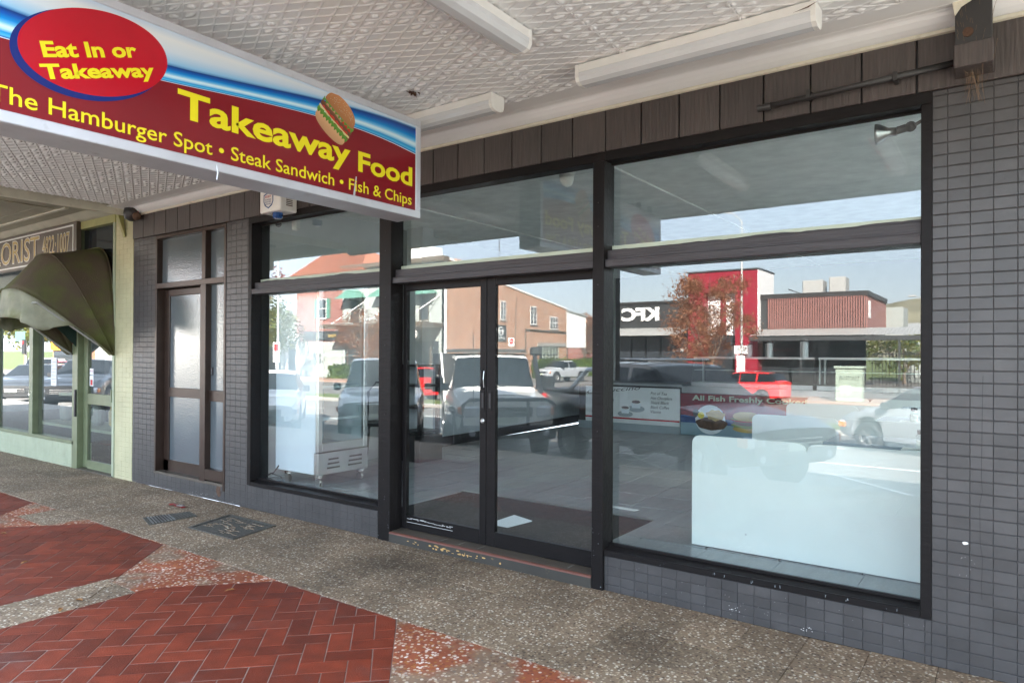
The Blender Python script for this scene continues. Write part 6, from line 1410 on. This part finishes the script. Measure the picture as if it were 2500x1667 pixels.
    for k in range(n):
        u = k/n; u2 = (k+1.15)/n; p, q, r_, s_ = a.lerp(c, u), b.lerp(d, u), b.lerp(d, u2), a.lerp(c, u2); o_ = Vector((0, .06, .16)); nn = max(4, int((q-p).length/.36))
        for i in range(nn):
            v1, v2 = i/nn+.003, (i+.9)/nn; tl.quad(tuple(p.lerp(q, v1)+o_), tuple(p.lerp(q, v2)+o_*.75), tuple(s_.lerp(r_, v2)), tuple(s_.lerp(r_, v1)+Vector((0, 0, .03))))
    obj('roof_tile_mass', tl, 'rooftile', t, kind='stuff', fix=False)
    for cx in (-57.2,): bwin(t, cx, 5.9, 1.1, 1.9, y=Y-.1, panes=(1, 2), frame='white'); obj('shutter', B(cx+.7, cx+1.25, Y-.1, Y-.02, 4.9, 6.9), 'greenroof', t); obj('shutter', B(cx-1.25, cx-.7, Y-.1, Y-.02, 4.9, 6.9), 'greenroof', t)
    for cx in (-61.9, -65.5): obj('doorcase', B(cx-1.1, cx+1.1, Y-.05, Y+.1, -1.0, 3.2), 'white', t); obj('door_glass', B(cx-.6, cx+.6, Y+.1, Y+.12, -.9, 2.6), 'farglass', t)
    s = obj('hotel_sign_board', B(-60, -54.5, Y+.0, Y+.08, 2.7, 3.6), 'kdark', t); text('sign_lettering', 'Hotel', (-54.9, Y+.085, 2.95), (-1, 0, 0), (0, 0, 1), 1.2, .4, 'gold', s)
    obj('white_gable', MB().prism([(-52.6, Y-4, 9.6), (-47, Y-4, 9.6), (-47, Y-4, 12.1), (-49, Y-4, 12.1)], (0, -3, 0)), 'white', t)
    # dark restaurant with red tower
    Y2 = -48.0
    t = thing('fried_chicken_restaurant', (-20, -52, -1.1), 'charcoal fried chicken restaurant with white lettering and a tall red tower', 'restaurant')
    obj('charcoal_wall', B(-26.75, -20.2, Y2-10, Y2, 2.9, 5.6), 'kdark', t)
    rb = MB()
    for k in range(44): rb.box(-26.7+k*.15, -26.65+k*.15, Y2, Y2+.03, 2.95, 5.3)
    obj('cladding_ribs', rb, 'kdark', t, kind='stuff'); obj('eaves_trim', MB().cbox(-26.9, -20.1, Y2-.1, Y2+.12, 5.5, 5.7, c=.02), 'darkmetal', t)
    text('sign_lettering', 'KFC', (-22.8, Y2+.05, 4.1), (-1, 0, 0), (0, 0, 1), 3.35, 1.12, 'white', t, bold=.05, shear=0, ext=.08)
    obj('zinc_awning', MB().prism([(-27.6, Y2+1.6, 2.9), (-27.6, Y2, 3.5), (-27.6, Y2, 3.55), (-27.6, Y2+1.6, 2.96)], (7.2, 0, 0)), 'zinc', t)
    obj('glazed_front', B(-26.7, -20.2, Y2-.3, Y2-.2, -1.0, 2.9), 'farglass', t)
    for k in range(6): obj('glazing_post', B(-26.7+k*1.28, -26.6+k*1.28, Y2-.2, Y2-.1, -1, 2.9), 'black', t)
    text('window_lettering', 'Delivery', (-20.6, Y2-.18, 1.6), (-1, 0, 0), (0, 0, 1), 1.2, .3, 'white', t, shear=.3)
    tw = MB(); tw.box(-20.2, -18.9, Y2-3.5, Y2+.6, -1.1, 7.7); tw.box(-16.55, -14.9, Y2-3.5, Y2+.6, -1.1, 7.7); tw.box(-18.9, -16.55, Y2-3.5, Y2+.6, 6.1, 7.7); obj('red_tower', tw, 'kred', t)
    obj('white_tower_side', B(-14.9, -14.84, Y2-3.5, Y2+.6, 2.3, 7.7), 'kwhite', t); obj('tower_cap', B(-20.3, -14.8, Y2-3.6, Y2+.7, 7.7, 7.8), 'darkmetal', t)
    obj('white_recess', B(-18.9, -16.55, Y2-.4, Y2-.2, 2.9, 6.1), 'kwhite', t); obj('red_stripe', B(-17.9, -17.5, Y2-.2, Y2-.12, 2.9, 6.1), 'kred', t)
    obj('tower_entry_glass', B(-18.9, -16.55, Y2-.4, Y2-.3, -1, 2.9), 'farglass', t)
    # pink slatted block
    t = thing('slatted_building', (-11, -52, -1.1), 'low restaurant block clad in pink and dark vertical slats with a corrugated verandah', 'restaurant')
    obj('slat_backing', B(-14.84, -7.86, Y2-9, Y2, 2.9, 5.5), 'kdark', t); obj('return_wall', B(-7.86, -7.80, Y2-9, Y2, 3.3, 5.5), 'slat', t); obj('grey_rear_block', B(-7.9, -6.6, Y2-12, Y2-9, 2.9, 5.2), 'plaster', t)
    me = MB().box(0, .08, 0, .12, 0, 2.25).mesh('slat', 'slat')
    for k in range(40): link('slat', me, t, (-14.30+k*.162, Y2, 3.3))
    obj('roof_trim', MB().cbox(-14.9, -7.7, Y2-9, Y2+.12, 5.5, 5.85, c=.02), 'darkmetal', t)
    vr = MB(); n = 90
    for k in range(n):
        x0, x1 = -15+10.6*k/n, -15+10.6*(k+1)/n; z = .03*(k % 2); z1 = .03*((k+1) % 2); vr.quad((x0, Y2-.0, 3.3+z), (x1, Y2-.0, 3.3+z1), (x1, Y2+2.4, 2.75+z1), (x0, Y2+2.4, 2.75+z))
    obj('verandah_roof', vr, 'zinc', t, fix=False); obj('verandah_beam', MB().cbox(-15, -4.4, Y2+2.2, Y2+2.4, 2.4, 2.7, c=.02), 'kdark', t)
    for x in (-11.5, -5.6): obj('verandah_post', B(x-.06, x+.06, Y2+2.2, Y2+2.32, -1.1, 2.4), 'kdark', t)
    obj('dark_shopfront', B(-14.8, -7.9, Y2-.4, Y2-.3, -1, 2.9), 'farglass', t); obj('plinth', B(-14.8, -7.9, Y2-.3, Y2-.1, -1.1, .0), 'kdark', t)
    text('neon_sign', 'COLLINS', (-12.6, Y2-.28, 1.7), (-1, 0, 0), (0, 0, 1), 1.5, .2, 'kred', t)
    for (a, b, z0, z1) in ((-12.3, -10.9, 5.85, 6.9), (-10.5, -9.4, 5.85, 7.05)): obj('roof_cooler', MB().cbox(a, b, Y2-3, Y2-1.5, z0, z1, c=.06), 'zinc', t)
    obj('roof_plant_pipe', MB().tube([(-13.4, Y2-2, 6.35), (-12.3, Y2-2, 5.9)], .04, 5), 'darkmetal', t)
    obj('side_logo', MB().cbox(-7.80, -7.74, Y2-1.2, Y2-.5, 4.0, 5.2, c=.02), 'white', t)
    # fence right of it
    t = thing('railing_fence', (-5.5, -47, -1.1), 'black vertical bar fence right of the slatted block', 'fence'); 
    for k in range(16): obj('bar', B(-7.2+k*.2, -7.16+k*.2, -46.02, -45.98, -1.1, 1.6), 'black', t)
    obj('rail', B(-7.2, -4.1, -46.03, -45.97, 1.5, 1.56), 'black', t)
    t = thing('grey_depot', (0, -75, -1.1), 'pale grey walled depot far behind the railing fence', 'building'); obj('wall', B(-8, 14, -78, -70, -1.1, 3.3), 'plaster', t); obj('roof', MB().prism([(-8.4, -69.5, 3.2), (-8.4, -74, 4.6), (-8.4, -78.5, 3.2)], (23, 0, 0)), 'zinc', t)
    t = thing('red_roofed_house', (-52, -92, -1.1), 'brick house with a rust red hip roof far behind the hedge', 'house'); obj('wall', B(-62, -42, -100, -90, -1.1, 3.2), 'brickred', t); m = MB(); m.v = [(-63, -89, 3.1), (-41, -89, 3.1), (-41, -101, 3.1), (-63, -101, 3.1), (-57, -95, 7), (-47, -95, 7)]; m.f = [(0, 1, 5, 4), (1, 2, 5), (2, 3, 4, 5), (3, 0, 4)]; obj('hip_roof', m, 'rooftile', t)
    # cabinet, poles, signs
    t = thing('service_cabinet', (-6.9, -36.2, -1.0), 'pale green roadside service cabinet with scribbled graffiti', 'cabinet'); obj('cabinet_box', MB().cbox(-7.5, -6.2, -36.6, -35.9, -1.0, .75, c=.02), 'greybox', t); obj('cabinet_lid', MB().cbox(-7.58, -6.12, -36.68, -35.82, .75, .87, c=.02), 'greybox', t)
    gf = MB(); rs = random.Random(2)
    for k in range(9): x = -7.3+k*.11; gf.tube([(x, -35.893, .1), (x+rs.uniform(-.05, .05), -35.893, .35), (x+.06, -35.893, .15+rs.uniform(0, .15))], .008, 4)
    obj('graffiti_scrawl', gf, 'black', t)
    for k in range(5): obj('vent', B(-7.2+k*.1, -7.15+k*.1, -35.9, -35.895, -.55, -.15), 'white', t)
    def pole(x, y, h, label, arm=0, r0=.09):
        t = thing('street_lamp', (x, y, -1.0), label, 'street lamp'); obj('pole', MB().tube([(x, y, -1.05), (x, y, h*.7), (x, y, h)], [r0, r0*.7, r0*.5], 8), 'zinc', t)
        obj('arm', MB().tube([(x, y, h), (x-arm*.4, y+.2, h+.5), (x-arm, y+.5, h+.6)], .035, 6), 'zinc', t); obj('lamp_head', MB().cbox(x-arm-.35, x-arm+.2, y+.4, y+.65, h+.52, h+.66, c=.04), 'zinc', t); return t
    t = pole(-13.1, -37.9, 9.5, 'tall street lamp beside the rust leaved tree', 1.2); obj('notice_plate', B(-13.5, -12.7, -37.78, -37.75, 1.5, 2.0), 'white', t); obj('notice_plate', B(-13.35, -12.85, -37.78, -37.75, .3, 1.4), 'white', t)
    t = pole(-33, -19.5, 9.2, 'thin curved street lamp left of the tiled roof', 2.0, .07); obj('red_lettered_plate', B(-33.3, -32.7, -19.42, -19.40, .9, 2.0), 'white', t); obj('plate_symbol', B(-33.2, -32.8, -19.40, -19.39, 1.5, 1.9), 'redlens', t)
    t = pole(-5.4, -60, 5.6, 'twin headed car park lamp in front of the hill', .8, .07); obj('second_head', MB().cbox(-5.2, -4.5, -60, -59.8, 6.0, 6.15, c=.03), 'zinc', t)
    def rsign(x, y, z, label, kind):
        t = thing('road_sign', (x, y, rz(y)), label, 'road sign'); obj('post', MB().tube([(x, y, rz(y)), (x, y, z+.3)], .03, 6), 'zinc', t); obj('plate', B(x-.3, x+.3, y+.03, y+.04, z-.35, z+.35), 'white', t)
        obj('roundel', MB().lathe([(.24, y+.04), (.24, y+.048), (.17 if kind == 'no' else .001, y+.048), (.17 if kind == 'no' else .001, y+.04)], (x, 0, z+.06), 'y', 24), 'redlens', t)
        if kind == 'no': obj('vehicle_symbol', MB().box(x-.1, x+.03, y+.04, y+.046, z, z+.11).box(x+.03, x+.1, y+.04, y+.046, z, z+.07), 'black', t); obj('slash', MB().prism([(x-.15, y+.047, z-.08), (x-.11, y+.047, z-.1), (x+.15, y+.047, z+.2), (x+.11, y+.047, z+.22)], (0, .003, 0)), 'redlens', t); obj('lower_plate', B(x-.25, x+.25, y+.03, y+.04, z-.75, z-.4), 'white', t)
        else: obj('white_bar', B(x-.17, x+.17, y+.049, y+.053, z+.03, z+.09), 'white', t)
    rsign(-25.9, -13.8, 1.75, 'no trucks road sign with red ring at the left of the left window', 'no'); rsign(-34.5, -43.8, 2.4, 'small no entry sign in front of the brick side wall', 'entry')
    # far left corner seen in the florist glass
    t = thing('brick_pub', (-116, -44, -1.1), 'old brick corner building with an orange fascia sign, mirrored in the florist window', 'building'); obj('wall', B(-122, -109, -52, -42, -1.1, 12), 'brickor', t); obj('orange_fascia', B(-122, -108.8, -42, -41.6, 1.5, 2.8), 'orange', t); obj('shop_glass', B(-121.5, -109.5, -42, -41.9, -1, 1.4), 'farglass', t)
    t = thing('white_building', (-100, -46, -1.1), 'plain white building mirrored in the florist door', 'building'); obj('wall', B(-107, -88, -52, -42, -1.1, 7.5), 'white', t); obj('dark_base', B(-107.1, -87.9, -42, -41.8, -1.1, 2.2), 'plaster', t)
    for (x, y, lab) in ((-98, -30, 'traffic light with red lamp in the far left florist window'), (-84, -30, 'traffic light mirrored in the florist door')):
        t = thing('traffic_light', (x, y, -1.1), lab, 'traffic light'); obj('post', MB().tube([(x, y, -1.1), (x, y, 2.4)], .09, 8), 'zinc', t); obj('signal_box', MB().cbox(x-.4, x+.4, y+.1, y+.35, 1.0, 2.8, c=.05), 'black', t); obj('red_lamp', MB().lathe([(.22, y+.35), (.22, y+.4), (.001, y+.4)], (x, 0, 2.4), 'y', 12), 'redlens', t)
    t = thing('street_name_sign', (-99.5, -30, 2.5), 'green street name sign above the far traffic light', 'street sign'); obj('plate', B(-101, -98, -29.9, -29.85, 2.6, 3.8), 'greenroof', t)
    # television aerial
    t = thing('roof_aerial', (-39, -60, 9), 'thin television aerial above the brick side wall', 'aerial'); obj('mast', MB().tube([(-42, -52, 8), (-42, -52, 13.3)], .04, 5), 'darkmetal', t)
    for k in range(6): obj('element', B(-42.6-.25*k, -42.57-.25*k, -52.4, -51.6, 13.2, 13.24), 'darkmetal', t)
    obj('boom', B(-44, -41.5, -52.02, -51.98, 13.18, 13.22), 'darkmetal', t)
make_far()

def make_person():
    me = bpy.data.meshes.new('person'); P = [(0, 0, .95), (0, 0, 1.2), (0, 0, 1.42), (0, 0, 1.52), (0, .01, 1.66), (.1, 0, .9), (.11, .05, .5), (.12, 0, .06), (.12, .12, .03), (-.1, 0, .9), (-.12, -.05, .5), (-.12, -.1, .06), (-.12, .02, .03), (.19, 0, 1.40), (.25, .03, 1.12), (.24, .15, .9), (.24, .19, .82), (-.19, 0, 1.40), (-.26, 0, 1.12), (-.25, .12, .9), (-.25, .16, .82)]
    Ed = [(0, 1), (1, 2), (2, 3), (3, 4), (0, 5), (5, 6), (6, 7), (7, 8), (0, 9), (9, 10), (10, 11), (11, 12), (2, 13), (13, 14), (14, 15), (15, 16), (2, 17), (17, 18), (18, 19), (19, 20)]
    rad = [.15, .14, .15, .06, .11, .1, .07, .05, .04, .1, .07, .05, .04, .075, .05, .04, .045, .075, .05, .04, .045]
    me.from_pydata(P, Ed, []); o = bpy.data.objects.new('person', me); COL.objects.link(o); m = o.modifiers.new('skin', 'SKIN'); m.use_smooth_shade = True
    for v, r_ in zip(me.skin_vertices[0].data, rad): v.radius = (r_, r_*.8)
    me.skin_vertices[0].data[0].use_root = True
    s = o.modifiers.new('sub', 'SUBSURF'); s.levels = 1; s.render_levels = 1
    me2 = bpy.data.meshes.new_from_object(o.evaluated_get(bpy.context.evaluated_depsgraph_get())); bpy.data.objects.remove(o)
    me2.materials.clear()
    for k in ('kred', 'kdark', 'skin', 'black'): me2.materials.append(MAT[k])
    for p in me2.polygons:
        z = p.center.z; y = p.center.y; p.material_index = 2 if (z > 1.5 and not (z > 1.70 or y < -.03)) or (z < .88 and abs(p.center.x) > .2 and z > .7) else 3 if z > 1.5 or z < .1 else 0 if z > .93 else 1; p.use_smooth = True
    o = bpy.data.objects.new('person', me2); COL.objects.link(o); o.location = (-34.6, -45.0, -1.12); o.rotation_euler = (0, 0, 0)
    tag(o, 'person in a red top and dark trousers standing by the pale grey utility', 'person')
make_person()
